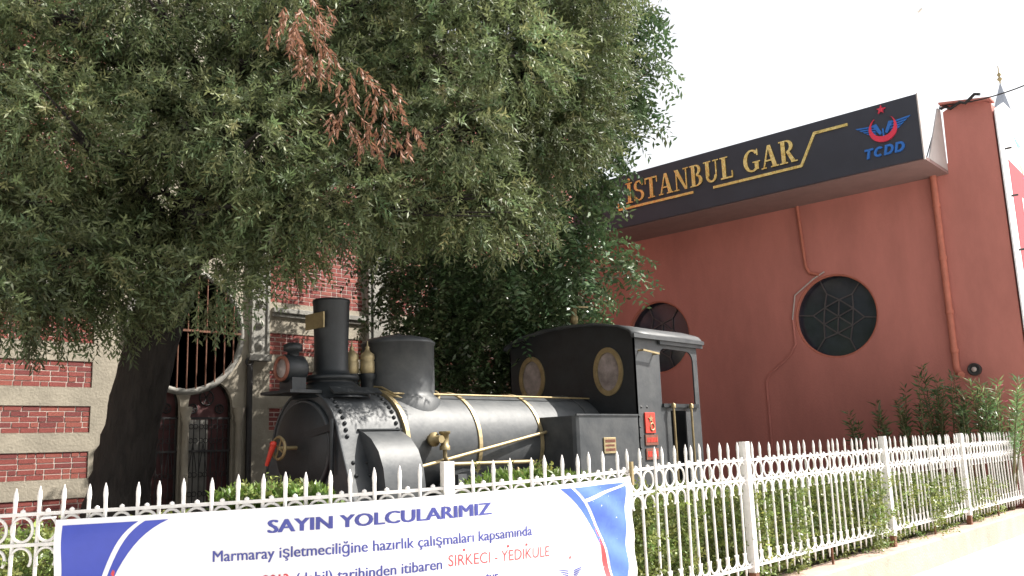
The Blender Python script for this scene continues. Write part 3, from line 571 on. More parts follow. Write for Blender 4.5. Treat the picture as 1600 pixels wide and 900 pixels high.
for yy in (CY0, CY1):
    ms = lambda a, c, d: Vector((a, yy+d*(1 if yy == CY0 else -1), c))
    b = MB(); b.plate([(CX0, 0.85), (10.12, 0.85), (10.12, 1.86), (10.50, 1.86), (10.50, 0.85), (CX1, 0.85), (CX1, 2.80), (CX0, 2.80)], [opening()], ms, 0, 0.02); cs = b.build('cab_side', M['black'], lo)
    if yy == CY0:
        b = MB(); b.bar((9.43, yy-0.085, 2.62), (9.80, yy-0.085, 2.59), 0.018, 0.022)
        b.tube([(9.45, yy, 2.62), (9.45, yy-0.09, 2.62)], 0.014, 6); b.tube([(9.78, yy, 2.59), (9.78, yy-0.09, 2.59)], 0.014, 6); b.build('grab_handle', M['brass'], cs)
        b = MB(); b.box((9.49, yy-0.022, 1.57), (9.71, yy-0.001, 1.83)); rb = b.build('red_emblem_plate', M['redpaint'], cs, 0.004)
        st5 = [(9.60+(0.06 if q % 2 == 0 else 0.025)*math.cos(math.radians(90+36*q)), 1.75+(0.05 if q % 2 == 0 else 0.02)*math.sin(math.radians(90+36*q))) for q in range(10)]
        b = MB(); b.plate(st5, [], ms, -0.032, -0.023); b.ring((9.63, yy-0.025, 1.65), (0, 1, 0), 0.045, 0.010, 16, 5); b.build('brass_star', M['brass'], rb)
        for za, zb in ((1.42, 1.55), (1.24, 1.38)):
            b = MB(); b.box((9.48, yy-0.016, za), (9.76, yy-0.001, zb)); bp_ = b.build('brown_plate', M['brown'], cs)
            b = MB(); x = 9.51
            while x < 9.72: b.box((x, yy-0.019, za+0.035), (x+0.022, yy-0.0165, zb-0.035)); x += 0.034
            b.build('plate_lettering', M['redpaint'], bp_)
        b = MB()
        for z in [1.0+0.13*q for q in range(7)]: b.lathe([(0.012, 0), (0.01, 0.006), (0, 0.01)], (9.39, yy-0.001, z), (0, -1, 0), 6)
        for q in ((9.44, 1.9), (9.57, 1.9)): b.lathe([(0.02, 0), (0, 0.012)], (q[0], yy-0.001, q[1]), (0, -1, 0), 8)
        tag(b.build('rivets', M['blackd'], cs), kind='stuff')
    b = MB(); b.box((9.93, yy-0.03, 1.90), (10.80, yy+0.03, 1.949)); b.build('sill', M['blackd'], cs)
    for x in (10.09, 10.53):
        b = MB(); b.tube([(x, yy-(0.07 if yy == CY0 else -0.07), 0.95), (x, yy-(0.07 if yy == CY0 else -0.07), 1.90)], 0.016, 8); b.lathe([(0.03, 0), (0.03, 0.05), (0, 0.07)], (x, yy-(0.07 if yy == CY0 else -0.07), 1.89), n=10); b.build('handrail', M['brassd'], cs)
b = MB(); b.plate([(CY0+0.021, 0.85), (CY1-0.021, 0.85), (CY1-0.021, 1.95), (CY0+0.021, 1.95)], [], lambda a, c, d: Vector((CX1+d, a, c)), -0.02, 0); b.build('cab_back', M['black'], lo)
for y in (CY0+0.05, AY-0.35, AY+0.35, CY1-0.05):
    b = MB(); b.tube([(CX1-0.03, y, 1.95), (CX1-0.03, y, 2.82)], 0.02, 6); b.build('roof_post', M['blackd'], lo)
b = MB(); b.tube([(10.0, CY0+0.1, 1.9), (10.0, CY0+0.1, 2.72)], 0.012, 6); b.build('inner_pole', M['blackd'], lo)
b = MB(); b.box((9.4, CY0+0.05, 0.86), (9.75, CY1-0.05, 1.9)); b.lathe([(0.25, 0), (0.25, 0.06)], (9.76, AY, 1.5), (1, 0, 0), 20); b.build('firebox_backhead', M['blackd'], lo)
ro = [(AY+1.13*math.cos(math.pi*i/20), 2.815+0.235*math.sin(math.pi*i/20)) for i in range(21)]
b = MB(); n = 21; xs = (9.27, 9.7, 10.3, 10.98)
vsr = [(x+0.012*math.sin(i*1.7+x), y, z+0.006*math.sin(i*2.3+x*5)) for x in xs for i, (y, z) in enumerate(ro)]
b.add(vsr, [(j*n+i, j*n+i+1, (j+1)*n+i+1, (j+1)*n+i) for j in range(3) for i in range(n-1)], True)
rf = b.build('cab_roof', M['black'], lo); so2 = rf.modifiers.new('t', 'SOLIDIFY'); so2.thickness = 0.03
b = MB(); b.bar((9.27, CY0-0.05, 2.80), (10.98, CY0-0.05, 2.80), 0.05, 0.05); b.bar((9.9, CY0-0.03, 2.75), (10.98, CY0-0.03, 2.75), 0.03, 0.05); b.build('roof_gutter', M['black'], rf)
b = MB(); b.lathe([(0.03, 3.02), (0.03, 3.1), (0.05, 3.11), (0.055, 3.2), (0.035, 3.22), (0.04, 3.3), (0.02, 3.32)], (9.53, AY, 0), n=14); b.bar((9.50, AY, 3.33), (9.78, AY-0.05, 3.35), 0.03, 0.025); b.build('whistle', M['brassd'], rf)
tr = thing('rail_track', (7.6, AY, 0.22), 'short rusty length of railway track under the black locomotive', 'track')
for y in (-0.62, 0.62):
    b = MB(); b.box((4.2, AY+y-0.035, 0.29), (11.6, AY+y+0.035, 0.35)); b.box((4.2, AY+y-0.06, 0.26), (11.6, AY+y+0.06, 0.289)); b.build('rail', M['rust'], tr)
for i in range(12):
    b = MB(); b.box((4.4+0.62*i, AY-1.0, 0.2), (4.62+0.62*i, AY+1.0, 0.26)); b.build('sleeper', M['bark'], tr)

# ---------------------------------------------------------------- white iron fence
fe = thing('iron_fence', (X0, YF, 0.285), 'white painted iron picket fence with rings between its rails on a kerb', 'fence')
sp = [3.58, 3.44, 3.31, 3.18, 3.04, 2.91, 2.77, 2.64, 2.5, 2.37, 2.24, 2.11, 1.99, 1.86, 1.74, 1.61, 1.49, 1.37, 1.02, 0.9, 0.77, 0.64, 0.51, 0.38, 0.24, 0.09, -0.05, -0.2, -0.34, -0.48, -0.63, -0.76, -0.9, -1.04, -1.17, -1.30, -1.44, -1.57, -1.72, -1.85]
posts = [4.46, 1.19, -1.98, -5.05, -7.75, -10.55]
sp = [4.32, 4.18, 4.03, 3.88, 3.73]+sp
for a, c in zip(posts[2:], posts[3:]):
    k = 20 if a > -7 else 19; sp += [a+(c-a)*(i+1)/(k+1) for i in range(k)]
TR, R2, BRL = 1.285, 1.125, 0.45      # heights of the three rails
b = MB(); b.tube([(0, 0, BRL-0.09), (0, 0, BRL-0.04), (0, 0, TR+0.055), (0, 0, TR+0.085), (0, 0, TR+0.115), (0, 0, TR+0.145)], [0.004, 0.010, 0.0105, 0.013, 0.010, 0.002], 8); pm = b.mesh('picket', M['white'])
b = MB(); b.ring((0, 0, 0), (0, 1, 0), 0.058, 0.008, 20, 5); rm = b.mesh('ring', M['white'])
def horseshoe(up):
    q = MB(); q.tube([(0.057*math.sin(a), 0, up*0.057*math.cos(a)) for a in np.linspace(-2.2, 2.2, 14)], 0.008, 5); return q.mesh('horseshoe', M['white'])
hm, hm2 = horseshoe(1), horseshoe(-1)
b = MB(); b.lathe([(0, -0.014), (0.012, -0.007), (0.014, 0), (0.012, 0.007), (0, 0.014)], (0, 0, 0), n=8); bead = b.mesh('bead', M['white'])
def P3(s, z, off=0): p = path(s, off); return Vector((p.x, p.y, z+fz(s)))
for s in sp:
    o = inst(pm, 'picket', fe, P3(s, rnd.uniform(-.006, .006)), tangle(s)); o.rotation_euler.y = rnd.uniform(-.018, .018); o.rotation_euler.x = rnd.uniform(-.012, .012)
alls = sorted(sp+posts)
for a, c in zip(alls, alls[1:]):
    if c-a > 0.3: continue
    s = (a+c)/2; k = (c-a)/0.14
    inst(rm, 'ring', fe, P3(s, (TR+R2)/2), tangle(s), (k, 1, 1.12))
    inst(hm, 'horseshoe', fe, P3(s, R2-0.075), tangle(s), (k, 1, 1.05))
    inst(hm2, 'horseshoe', fe, P3(s, BRL+0.075), tangle(s), (k, 1, 1.05))
    inst(bead, 'bead', fe, P3(s, TR+0.014), 0)
for s0, s1 in zip(posts, posts[1:]):
    ss = np.linspace(s0, s1, 26 if s0 > 0 else 4)
    for z in (TR, R2, BRL):
        b = MB()
        for a, c in zip(ss, ss[1:]): b.bar(P3(a, z), P3(c, z), 0.022, 0.018)
        b.build('rail', M['white'], fe)
for s in posts:
    b = MB(); p = P3(s, 0); z0 = 0.40; b.box((-0.032, -0.032, z0), (0.032, 0.032, 1.435)); me = b.mesh('post', M['white']); o = inst(me, 'post', fe, P3(s, 0), tangle(s))
    b = MB(); b.box((-0.030, -0.030, 0.26), (0.030, 0.030, z0)); inst(b.mesh('rusty_foot', M['rust']), 'rusty_foot', fe, P3(s, 0), tangle(s))
for s in (-3.5, -6.4, -9.1):
    b = MB(); b.tube([(0, 0, 0.26), (0, 0, BRL)], 0.012, 6); inst(b.mesh('stay', M['rust']), 'stay', fe, P3(s, 0), 0)

# ---------------------------------------------------------------- printed banner on the fence
BS0, BS1 = 3.31, -0.30        # left and right end along the fence
def bz_top(s): return 1.155+(1.232-1.155)*(BS0-s)/(BS0-BS1)
def wr(s, z): 
    u = bz_top(s)-z
    return 0.010*math.sin(9*z+1.3*s)*math.exp(-((s-2.9)/0.8)**2)+0.007*math.sin(22*z+5*s)*math.exp(-((s-2.6)/1.0)**2)+0.010*math.sin(26*z-14*s)*math.exp(-((s-0.0)/0.45)**2)+0.004*math.sin(13*z+2.2*s)
def bpt(s, z, d=0): p = path(s, -0.035-wr(s, z)-d); return Vector((p.x, p.y, z))
bo = thing('fence_banner', tuple(path(1.5, -0.04))+(0.45,), 'white printed banner with blue corners and Turkish notice tied to the fence', 'banner')
b = MB(); NS, NZ = 90, 26; vs_ = []
for d in (0.0, -0.004):
    for i in range(NS+1):
        s = BS0+(BS1-BS0)*i/NS
        for j in range(NZ+1): vs_.append(bpt(s, 0.42+(bz_top(s)-0.42)*j/NZ, d))
q = NZ+1; o1 = (NS+1)*q; fs_ = []
for i in range(NS):
    for j in range(NZ): fs_ += [(i*q+j, (i+1)*q+j, (i+1)*q+j+1, i*q+j+1), (o1+i*q+j, o1+i*q+j+1, o1+(i+1)*q+j+1, o1+(i+1)*q+j)]
b.add(vs_, fs_, True); sheet = b.build('sheet', M['vinyl'], bo)
def printed(poly, name, m, d=0.002):
    """a flat printed shape given in (s, z); cut fine so that it follows the cloth"""
    bm = bmesh.new(); vv = [bm.verts.new((p[0], p[1], 0)) for p in poly]; bm.faces.new(vv); bmesh.ops.triangulate(bm, faces=bm.faces)
    for ax in (0, 1):
        lo_, hi_ = min(p[ax] for p in poly), max(p[ax] for p in poly); x = math.floor(lo_/0.04)*0.04
        while x < hi_:
            bmesh.ops.bisect_plane(bm, geom=bm.verts[:]+bm.edges[:]+bm.faces[:], plane_co=(x if ax == 0 else 0, x if ax == 1 else 0, 0), plane_no=(1-ax, ax, 0)); x += 0.04
    bm.verts.ensure_lookup_table(); bm.verts.index_update(); b = MB()
    b.add([bpt(v.co.x, v.co.y, d) for v in bm.verts], [tuple(v.index for v in f.verts) for f in bm.faces], True); bm.free()
    return b.build(name, m, sheet)
def bandp(c0, c1):    # region between two curves given as point lists
    return c0+c1[::-1]
cv = lambda pts, n=14: [tuple((1-t_)**2*Vector(pts[0])+2*t_*(1-t_)*Vector(pts[1])+t_*t_*Vector(pts[2])) for t_ in [i_/(n-1) for i_ in range(n)]]
L1 = cv([(2.86, 1.135), (3.06, 1.02), (3.10, 0.62)]); L2 = cv([(2.825, 1.136), (3.03, 1.02), (3.075, 0.62)]); L3 = cv([(2.70, 1.140), (2.99, 1.02), (3.055, 0.62)])
printed([(3.27, 1.125)]+L1+[(3.27, 0.62)], 'blue_corner', M['pblue']); printed(bandp(L2, L3), 'blue_curve', M['pblue'])
L4 = cv([(2.98, 0.93), (3.045, 0.80), (3.05, 0.62)]); L5 = cv([(2.98, 0.93), (3.0, 0.80), (3.0, 0.62)]); printed(bandp(L4, L5), 'red_curve', M['pred'])
Rm = cv([(0.30, 1.19), (0.06, 1.02), (-0.06, 0.55)]); Rm2 = cv([(0.33, 1.19), (0.085, 1.02), (-0.04, 0.55)]); Rl = cv([(0.42, 1.19), (0.13, 1.02), (0.0, 0.62)])
printed([(-0.22, 1.20)]+Rm+[(-0.20, 0.55)], 'blue_corner', M['pblue2']); printed(bandp(Rm2[:10], Rl[:10]), 'blue_curve', M['pblue2'])
printed(bandp(Rm2[6:], cv([(0.12, 0.93), (0.06, 0.80), (0.03, 0.55)], 8)), 'red_curve', M['pred'])
printed([(0.22, 1.115), (-0.215, 1.195), (-0.215, 1.18), (0.20, 1.095)], 'white_stripe', M['vinyl'], 0.004)
def btext(body, s0, z0, s1, z1, h_, m, bold=0.0, strike=0.0):
    cu = bpy.data.curves.new('t', 'FONT'); cu.body = body; cu.offset = bold; cu.resolution_u = 3
    ob = bpy.data.objects.new('t', cu); COL.objects.link(ob); bpy.context.view_layer.update()
    me = bpy.data.meshes.new_from_object(ob.evaluated_get(bpy.context.evaluated_depsgraph_get())); bpy.data.objects.remove(ob)
    co = [v.co.copy() for v in me.vertices]; x0, x1 = min(v.x for v in co), max(v.x for v in co)
    par = list(range(len(co)))
    def find(i):
        while par[i] != i: par[i] = par[par[i]]; i = par[i]
        return i
    fc = [tuple(p.vertices) for p in me.polygons]; bpy.data.meshes.remove(me)
    for f_ in fc:
        for i in f_[1:]: par[find(i)] = find(f_[0])
    gr = {}
    for f_ in fc: gr.setdefault(find(f_[0]), []).append(f_)
    it = sorted([min(co[i].x for f_ in g_ for i in f_), max(co[i].x for f_ in g_ for i in f_), g_] for g_ in gr.values()); L_ = []
    for x_, y_, g_ in it:
        if L_ and min(L_[-1][1], y_)-x_ > 0.5*min(y_-x_, L_[-1][1]-L_[-1][0]): L_[-1][2] += g_; L_[-1][1] = max(L_[-1][1], y_)
        else: L_.append([x_, y_, list(g_)])
    for x_, y_, g_ in L_:
        b = MB(); ix = sorted({i for f_ in g_ for i in f_}); mp_ = {i: j for j, i in enumerate(ix)}
        for q_ in (0, 1, 2, 3) if strike > 0.005 else (0, 3) if strike else (0,):
            vv = []
            for i in ix:
                t_ = (co[i].x-x0)/(x1-x0); vv.append(bpt(s0+(s1-s0)*t_-strike*q_/3, z0+(z1-z0)*t_+co[i].y/0.70*h_, 0.0035+0.0004*q_))
            b.add(vv, [tuple(mp_[i] for i in f_) for f_ in g_])
        b.build('letter', m, sheet)
btext('SAYIN YOLCULARIMIZ', 2.19, 1.046, 0.94, 1.075, 0.068, M['ptext'], 0.0, 0.011)
btext('Marmaray işletmeciliğine hazırlık çalışmaları kapsamında', 2.47, 0.909, 0.66, 0.934, 0.058, M['ptext'], 0.0, 0.003)
btext('Haziran 2013', 2.44, 0.768, 2.08, 0.774, 0.058, M['pred'], 0.0, 0.004)
btext('(dahil) tarihinden itibaren', 2.04, 0.775, 1.25, 0.795, 0.058, M['ptext'], 0.0, 0.003)
btext('SIRKECI - YEDIKULE', 1.21, 0.806, 0.53, 0.80, 0.062, M['pred'], 0.0)
for s, z in ((1.115, 0.882), (0.83, 0.878), (0.70, 0.876)): printed([(s+0.008, z), (s-0.008, z), (s-0.008, z+0.014), (s+0.008, z+0.014)], 'dot', M['pred'], 0.0035)
btext('tur', 0.98, 0.70, 0.90, 0.70, 0.058, M['ptext'], 0.0, 0.003)
for sg_ in (1, -1):
    for q in range(4): printed([(0.36+sg_*0.02, 0.70-0.014*q), (0.36+sg_*(0.10-0.014*q), 0.715-0.014*q), (0.36+sg_*(0.095-0.014*q), 0.708-0.014*q), (0.36+sg_*0.02, 0.692-0.014*q)], 'wing_print', M['ptext'], 0.0035)
printed([(0.36+(0.018 if q % 2 == 0 else 0.007)*math.cos(math.radians(90+36*q)), 0.775+(0.018 if q % 2 == 0 else 0.007)*math.sin(math.radians(90+36*q))) for q in range(10)], 'star_print', M['pred'], 0.0035)
b = MB(); b.bar(bpt(3.315, 1.17, 0.0), P3(3.40, 1.26, -0.01), 0.01, 0.01); b.build('tie', M['vinyl'], bo)
b = MB(); b.bar(P3(-0.318, 1.19, -0.03), P3(-0.318, 1.345, -0.03), 0.022, 0.022, (1, 0, 0)); b.build('wooden_batten', M['brassd'], bo)

# ---------------------------------------------------------------- foliage
def fol(name, m, parent, V, C, kind=None):
    """V (n,4,3) leaf quads, C (n,3) colours"""
    n = len(V); me = bpy.data.meshes.new(name); o_ = np.array(org(parent)); V = (V-o_).astype(np.float32)
    me.vertices.add(n*4); me.vertices.foreach_set('co', V.reshape(-1)); me.loops.add(n*4); me.loops.foreach_set('vertex_index', np.arange(n*4, dtype=np.int32))
    me.polygons.add(n); me.polygons.foreach_set('loop_start', np.arange(0, n*4, 4, dtype=np.int32)); me.polygons.foreach_set('loop_total', np.full(n, 4, dtype=np.int32))
    ca = me.color_attributes.new('Col', 'FLOAT_COLOR', 'CORNER'); cc_ = np.ones((n, 4, 4), np.float32); cc_[:, :, :3] = C[:, None, :]; ca.data.foreach_set('color', cc_.reshape(-1))
    me.update(calc_edges=True); me.materials.append(m); o = bpy.data.objects.new(name, me); COL.objects.link(o); o.parent = parent; ORG[o.name] = org(parent)
    if kind: o['kind'] = kind
    return o
def unitv(a): return a/np.maximum(np.linalg.norm(a, axis=-1, keepdims=True), 1e-6)
def sprays(P, D, k, L, ln, wd, spread, flat=False, droop=0.0):
    """twigs at P pointing along D (n,3); k leaves each on length L; returns leaf quads and twig ids"""
    n = len(P); D = unitv(D); a = unitv(np.cross(D, np.tile([0.13, 0.21, 1.0], (n, 1)))); bb = np.cross(D, a)
    t_ = np.tile(np.linspace(0.1, 1, k), (n, 1)); ph = (np.arange(k)*2.4)[None, :]+nr.uniform(0, 6.28, (n, 1))
    if flat: ph = np.where(np.arange(k) % 2 == 0, 0.0, math.pi)[None, :]+nr.normal(0, 0.35, (n, k))
    side = a[:, None, :]*np.cos(ph)[..., None]+bb[:, None, :]*np.sin(ph)[..., None]
    base = P[:, None, :]+D[:, None, :]*(t_*L)[..., None]; base[..., 2] -= droop*(t_**2)*L
    ld = unitv(D[:, None, :]*(1-spread)+side*spread+nr.normal(0, 0.18, (n, k, 3))+np.array([0, 0, -droop*0.6]))
    nrm = unitv(np.cross(ld, nr.normal(0, 1, (n, k, 3))*(0.35 if flat else 1.0)+(bb[:, None, :] if flat else 0)))
    l_ = ln*nr.uniform(0.7, 1.25, (n, k, 1)); w_ = wd*nr.uniform(0.8, 1.2, (n, k, 1))*0.5
    fold = np.cross(ld, nrm)*w_*0.35
    V = np.stack([base, base+ld*l_*0.45+nrm*w_+fold, base+ld*l_, base+ld*l_*0.45-nrm*w_+fold], axis=2)
    return V.reshape(-1, 4, 3), np.repeat(np.arange(n), k)
def clump_pts(cs, per, core=0.12, shrink=1.0):
    """twig origins spread through ball-shaped clumps, denser towards the outside"""
    P = []; D = []
    for c, r in cs:
        r = r*shrink; n = int(per*r*r); d = unitv(nr.normal(0, 1, (n, 3))); q = r*(nr.uniform(core, 1, (n, 1))**0.6)*nr.uniform(0.8, 1.12, (n, 1))
        P.append(np.array(c)+d*q*np.array([1, 1, 0.85])); D.append(d)
    return np.concatenate(P), np.concatenate(D)
def colours(ids, n, base, var, jit=0.12):
    tone = nr.normal(1, var, (n, 1)); tint = nr.normal(0, 0.10, (n, 1))
    c = np.array(base)[None, :]*np.clip(tone, 0.5, 1.7); c[:, 0:1] *= 1+tint; c = c[ids]*np.clip(nr.normal(1, jit, (len(ids), 1)), 0.6, 1.5); return np.clip(c, 0.01, 0.9)
def limbs(root, cs, start, r0, m, mid=0.45):
    b = MB()
    for c, r in cs:
        c = Vector(c); s = Vector(start(c)); mdl = s.lerp(c, mid)+Vector((rnd.uniform(-.2, .2), rnd.uniform(-.2, .2), 0.25))
        b.tube([s, s.lerp(mdl, 0.5)+Vector((0, 0, 0.1)), mdl, mdl.lerp(c, 0.6), c], [r0, r0*0.8, r0*0.55, r0*0.35, 0.012], 7)
        for _ in range(3):
            e = c+Vector((rnd.uniform(-1, 1), rnd.uniform(-1, 1), rnd.uniform(-.8, .6)))*r*0.9; b.tube([mdl.lerp(c, 0.5), mdl.lerp(e, 0.7), e], [r0*0.3, 0.014, 0.005], 5)
    return b.build('limbs', m, root)

# tree with narrow leaves, left of the locomotive
t1 = thing('broadleaf_tree', (4.55, 9.95, 0.22), 'large dark tree with narrow leaves and leaning thick trunk before the brick wall', 'tree')
b = MB()
ax_ = [(4.40, 10.05, 0.1, 0.50), (4.40, 10.03, 0.6, 0.38), (4.43, 9.98, 1.2, 0.315), (4.52, 9.88, 2.0, 0.29), (4.64, 9.73, 2.9, 0.285), (4.85, 9.5, 3.9, 0.27), (5.1, 9.3, 5.0, 0.23), (5.4, 9.1, 6.4, 0.16), (5.6, 9.0, 7.8, 0.08)]
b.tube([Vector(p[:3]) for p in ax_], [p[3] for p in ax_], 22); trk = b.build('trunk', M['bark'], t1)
tx = bpy.data.textures.new('bark', 'CLOUDS'); tx.noise_scale = 0.16
sbm = trk.modifiers.new('s', 'SUBSURF'); sbm.levels = 3; sbm.render_levels = 3
dmod = trk.modifiers.new('d', 'DISPLACE'); dmod.texture = tx; dmod.strength = 0.09; dmod.texture_coords = 'LOCAL'
cs1 = []
def ck(px, py, D, r): cs1.append((tuple(atD(px, py, D)), r))
rows = [(475, (-110, -30, 40), 8.6, .42), (450, (-160, -70, 20, 105, 160), 8.7, .5), (425, (-120, 150, 235, 330), 9.0, .58), (380, (-150, -20, 70, 180, 400, 455), 8.9, .62),
        (310, (-180, -60, 50, 160, 270, 370, 470, 560, 640, 730, 800), 9.0, .66), (205, (-160, -40, 80, 190, 300, 400, 505, 600, 700, 785, 850, 905), 9.1, .7),
        (95, (-170, -50, 70, 180, 290, 400, 500, 600, 700, 800, 860, 925), 9.2, .72), (-20, (-150, -20, 100, 220, 340, 450, 560, 670, 770, 860, 940), 9.4, .78),
        (-140, (-60, 120, 300, 470, 620, 760), 9.9, .75)]
for py, xs_, D, r in rows:
    for x in xs_:
        ck(x+rnd.uniform(-18, 18), py+rnd.uniform(-22, 22), D+rnd.uniform(-1.0, .8)+max(0, x-500)*0.0026, r*rnd.uniform(0.85, 1.1))
        if py > -100 and py < 330: ck(x+rnd.uniform(-50, 50), py+rnd.uniform(-40, 20), D+1.3+rnd.uniform(-.3, .4), r*0.9)
P, D = clump_pts(cs1, 780, 0.25, 0.76)
D = D+np.array([0.1, -0.15, -0.15])
V, ids = sprays(P, D, 18, 0.29, 0.078, 0.0195, 0.55, droop=0.25)
ctone = np.concatenate([np.full(int(780*(r*0.76)**2), nr.normal(1, 0.2)) for c, r in cs1]); C = colours(ids, len(P), (0.125, 0.155, 0.066), 0.25)*np.clip(ctone, 0.6, 1.5)[ids][:, None]
# dead brown sprays
dead = [(atD(470, 30, 7.75), .42), (atD(500, 75, 7.75), .30), (atD(555, 125, 7.75), .26), (atD(600, 140, 7.75), .22), (atD(545, 180, 7.75), .22), (atD(600, 195, 7.75), .22), (atD(635, 198, 7.75), .18), (atD(575, 210, 7.75), .16)]
dm_ = np.zeros(len(P), bool)
for c, r in dead: dm_ |= np.linalg.norm(P-np.array(c), axis=1) < r*0.6
C[dm_[ids]] = np.array([0.24, 0.12, 0.07])*nr.uniform(0.6, 1.3, (int(dm_[ids].sum()), 1))
Pd, Dd = clump_pts([(tuple(c), r*0.75) for c, r in dead], 260); Dd = Dd*0.5+np.array([0.1, -0.2, -1.0]); Vd, idd = sprays(Pd, Dd, 14, 0.16, 0.075, 0.02, 0.4, droop=0.3)
Cd = np.array([0.25, 0.12, 0.072])[None, :]*nr.uniform(0.6, 1.35, (len(idd), 1))
cro = fol('crown', M['leaf'], t1, np.concatenate([V, Vd]), np.concatenate([C, Cd]))
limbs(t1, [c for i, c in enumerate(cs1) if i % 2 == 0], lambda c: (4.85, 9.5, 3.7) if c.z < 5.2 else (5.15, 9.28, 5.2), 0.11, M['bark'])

# tree with feathery compound leaves, behind the cab
t2 = thing('compound_leaf_tree', (10.3, 10.3, 0.22), 'tree with drooping feathery leaves standing behind the locomotive cab', 'tree')
b = MB(); ax2 = [(9.6, 10.9, 0.1, .26), (9.65, 10.8, 1.2, .2), (9.75, 10.7, 2.6, .17), (10.1, 10.5, 4.0, .15), (10.3, 10.2, 5.5, .11), (10.4, 10.0, 7.0, .05)]
b.tube([Vector(p[:3]) for p in ax2], [p[3] for p in ax2], 14); b.build('trunk', M['bark2'], t2)
cs2 = []
def ck2(px, py, D, r): cs2.append((tuple(atD(px, py, D)), r))
for px, py, D, r in [(660, 470, 13.5, .7), (730, 470, 13.2, .75), (800, 470, 13, .7), (850, 500, 13.2, .6), (690, 560, 13.8, .6), (760, 570, 13.6, .6), (830, 565, 13.8, .5), (640, 400, 13.6, .7), (720, 380, 13, .8), (810, 390, 12.4, .75), (875, 400, 12.6, .6),
                     (930, 400, 12.4, .42), (975, 415, 12.3, .26), (690, 300, 13, .8), (780, 290, 12.4, .8), (860, 300, 11.8, .7), (895, 335, 12, .45), (915, 255, 11.8, .42), (900, 200, 11.8, .7), (938, 300, 12, .2), (940, 180, 11.8, .5), (850, 120, 12, .8), (930, 100, 11.8, .6), (985, 110, 11.8, .34), (1015, 105, 11.8, .2), (985, 165, 11.8, .28), (940, 30, 11.9, .6), (985, 40, 11.9, .3), (860, 20, 12.2, .8),
                     (780, 160, 12.8, .8), (890, -80, 12.2, .7), (620, 530, 14, .5), (890, 450, 13, .4), (610, 600, 14.2, .5), (700, 520, 14.4, .7), (770, 520, 14.4, .7), (840, 540, 14.2, .6), (680, 430, 14.4, .8), (760, 430, 14.4, .8), (840, 440, 14, .7), (900, 480, 13.8, .45), (740, 610, 14.4, .6), (820, 610, 14.4, .5), (660, 610, 14.4, .5), (620, 350, 14, .7)]:
    ck2(px, py, D, r)
P, D = clump_pts(cs2, 270); D = D*np.array([1, 1, 0.6])+np.array([0.15, -0.2, -0.35])
V, ids = sprays(P, D, 15, 0.38, 0.11, 0.042, 0.8, flat=True, droop=0.45)
C = colours(ids, len(P), (0.085, 0.135, 0.06), 0.25)
fol('crown', M['leaf2'], t2, V, C)
limbs(t2, [c for i, c in enumerate(cs2) if i % 2 == 0], lambda c: (10.05, 10.55, 3.6) if c.z < 4.5 else (10.3, 10.2, 5.3), 0.07, M['bark2'])

# clipped hedge behind the fence
he = thing('hedge', (X0, YF+0.5, 0.22), 'bright green clipped hedge growing behind and through the white fence', 'hedge')
hk = [(-11, 0.75), (-9, 0.80), (-7.6, 0.90), (-5, 1.05), (-2.5, 1.06), (-0.9, 1.06), (-0.3, 1.24), (0.3, 1.30), (0.62, 1.22), (0.8, 1.04), (1.7, 1.04), (1.9, 1.26), (2.5, 1.27), (2.7, 1.08), (5.5, 1.05)]
def htop(s): return float(np.interp(s, [k_[0] for k_ in hk], [k_[1] for k_ in hk]))
nh = 24000; S_ = nr.uniform(-10.3, 5.2, nh); O_ = 0.10+0.85*nr.uniform(0, 1, nh)**1.4; Z_ = nr.uniform(0, 1, nh)**0.75
bulge = 0.10*np.sin(S_*3.1)+0.08*np.sin(S_*7.3+1); O_ = O_+np.where(O_ < 0.3, bulge*0.8, 0); O_[(S_ > -9) & (S_ < -4) & (nr.uniform(0, 1, nh) < 0.12)] -= 0.2
O_ = np.where((S_ > -0.5) & (S_ < 3.6), np.maximum(O_, 0.16), O_)
P = np.array([(*path(s, max(o, -0.08)), 0.24+(htop(s)*(1+0.03*math.sin(9*s))-0.30)*z) for s, o, z in zip(S_, O_, Z_)])
keep = ~((S_ < -8.2) & (nr.uniform(0, 1, nh) < 0.75)); P = P[keep]
D = nr.normal(0, 0.6, (len(P), 3))+np.array([0.1, -0.5, 0.75])
V, ids = sprays(P, D, 9, 0.11, 0.036, 0.019, 0.6)
C = colours(ids, len(P), (0.19, 0.235, 0.065), 0.28)
n2 = 700; S2_ = np.concatenate([nr.uniform(1.85, 2.55, n2//2), nr.uniform(-0.35, 0.62, n2//2)])
P2 = np.array([(*path(s, nr.uniform(0.15, 0.8)), htop(s)-0.12) for s in S2_]); V2, id2 = sprays(P2, nr.normal(0, 0.25, (n2, 3))+np.array([0, 0, 1]), 9, 0.10, 0.06, 0.022, 0.45)
C2 = colours(id2, n2, (0.13, 0.20, 0.04), 0.2)
fol('foliage', M['hleaf'], he, np.concatenate([V, V2]), np.concatenate([C, C2]))
b = MB()
for i in range(60):
    s = -8+13*i/60; p = path(s, rnd.uniform(0.25, 0.6)); b.tube([(p.x, p.y, 0.15), (p.x+rnd.uniform(-.1, .1), p.y, 0.55), (p.x+rnd.uniform(-.2, .2), p.y+rnd.uniform(-.2, .2), htop(s)-0.1)], [0.014, 0.01, 0.004], 5)
tag(b.build('stems', M['twig'], he), kind='stuff')

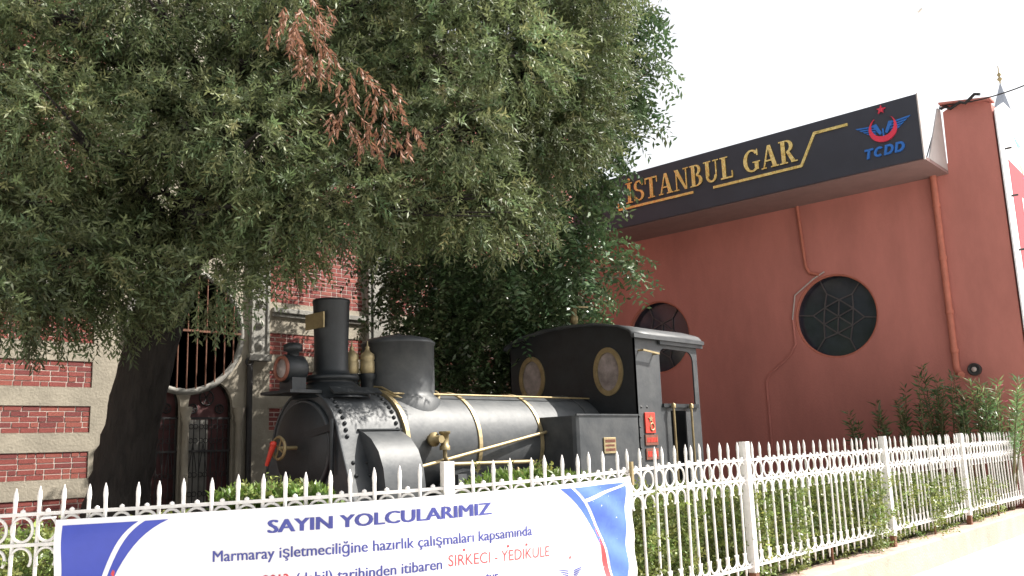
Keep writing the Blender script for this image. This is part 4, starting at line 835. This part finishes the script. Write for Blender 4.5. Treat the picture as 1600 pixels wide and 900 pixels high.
# oleanders by the red wall
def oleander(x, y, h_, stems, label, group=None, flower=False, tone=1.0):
    o = thing('oleander_shrub', (x, y, 0.22), label, 'shrub', group); b = MB(); Ps = []; Ds = []
    for i in range(stems):
        a = rnd.uniform(0, 6.28); ln = rnd.uniform(0.1, 0.45); tipp = Vector((x+ln*math.cos(a), y+ln*math.sin(a), 0.22+h_*rnd.uniform(0.72, 1))); basep = Vector((x+0.1*math.cos(a), y+0.1*math.sin(a), 0.2))
        mid_ = basep.lerp(tipp, 0.5)+Vector((0, 0, 0.1)); b.tube([basep, mid_, tipp], [0.014, 0.011, 0.006], 5)
        for f_ in np.linspace(0.35, 1, 6): Ps.append(mid_.lerp(tipp, (f_-0.35)/0.65) if f_ > 0.35 else mid_); Ds.append((tipp-mid_).normalized())
    b.build('stems', M['twig'], o)
    V, ids = sprays(np.array([tuple(p) for p in Ps]), np.array([tuple(d) for d in Ds])+nr.normal(0, .1, (len(Ps), 3)), 9, 0.13, 0.15, 0.024, 0.62)
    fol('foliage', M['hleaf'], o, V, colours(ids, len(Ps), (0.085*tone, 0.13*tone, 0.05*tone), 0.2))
    if flower:
        for i in range(5):
            c = Vector((x+rnd.uniform(-.28, .1), y+rnd.uniform(-.25, .1), 0.22+h_*rnd.uniform(0.85, 1.0))); b = MB()
            for k_ in range(5):
                a = k_*1.2566; e = Vector((math.cos(a), math.sin(a), 0.3)); s_ = Vector((-math.sin(a), math.cos(a), 0)); b.add([c, c+e*0.035+s_*0.022, c+e*0.055, c+e*0.035-s_*0.022], [(0, 1, 2, 3)])
            b.build('flower', M['flower'], o)
olx = [(1345, 14.6, 1.62, 5, 'small sparse oleander with few stems, lowest of the shrubs before the red wall'), (1395, 14.8, 1.85, 6, 'mid-height oleander beside the smallest sparse one before the red wall'),
       (1440, 14.6, 2.05, 7, 'bushy dark oleander between the mid-height one and the tallest one'), (1475, 14.9, 2.2, 8, 'tallest dark oleander below the red downpipe'), (1505, 14.6, 2.0, 7, 'dark oleander under the round wall lamp next to the flowering one')]
for px, X, h_, n_, lb in olx:
    p = onX(px, 640, X); oleander(X, p.y, h_, n_, lb, 'oleanders along the red wall')
oleander(14.9, 3.76, 1.9, 18, 'pale sunlit oleander with pink flowers beside the fence', None, True, 2.2)  # raised tone paints sunlight into the leaf colour of this shrub
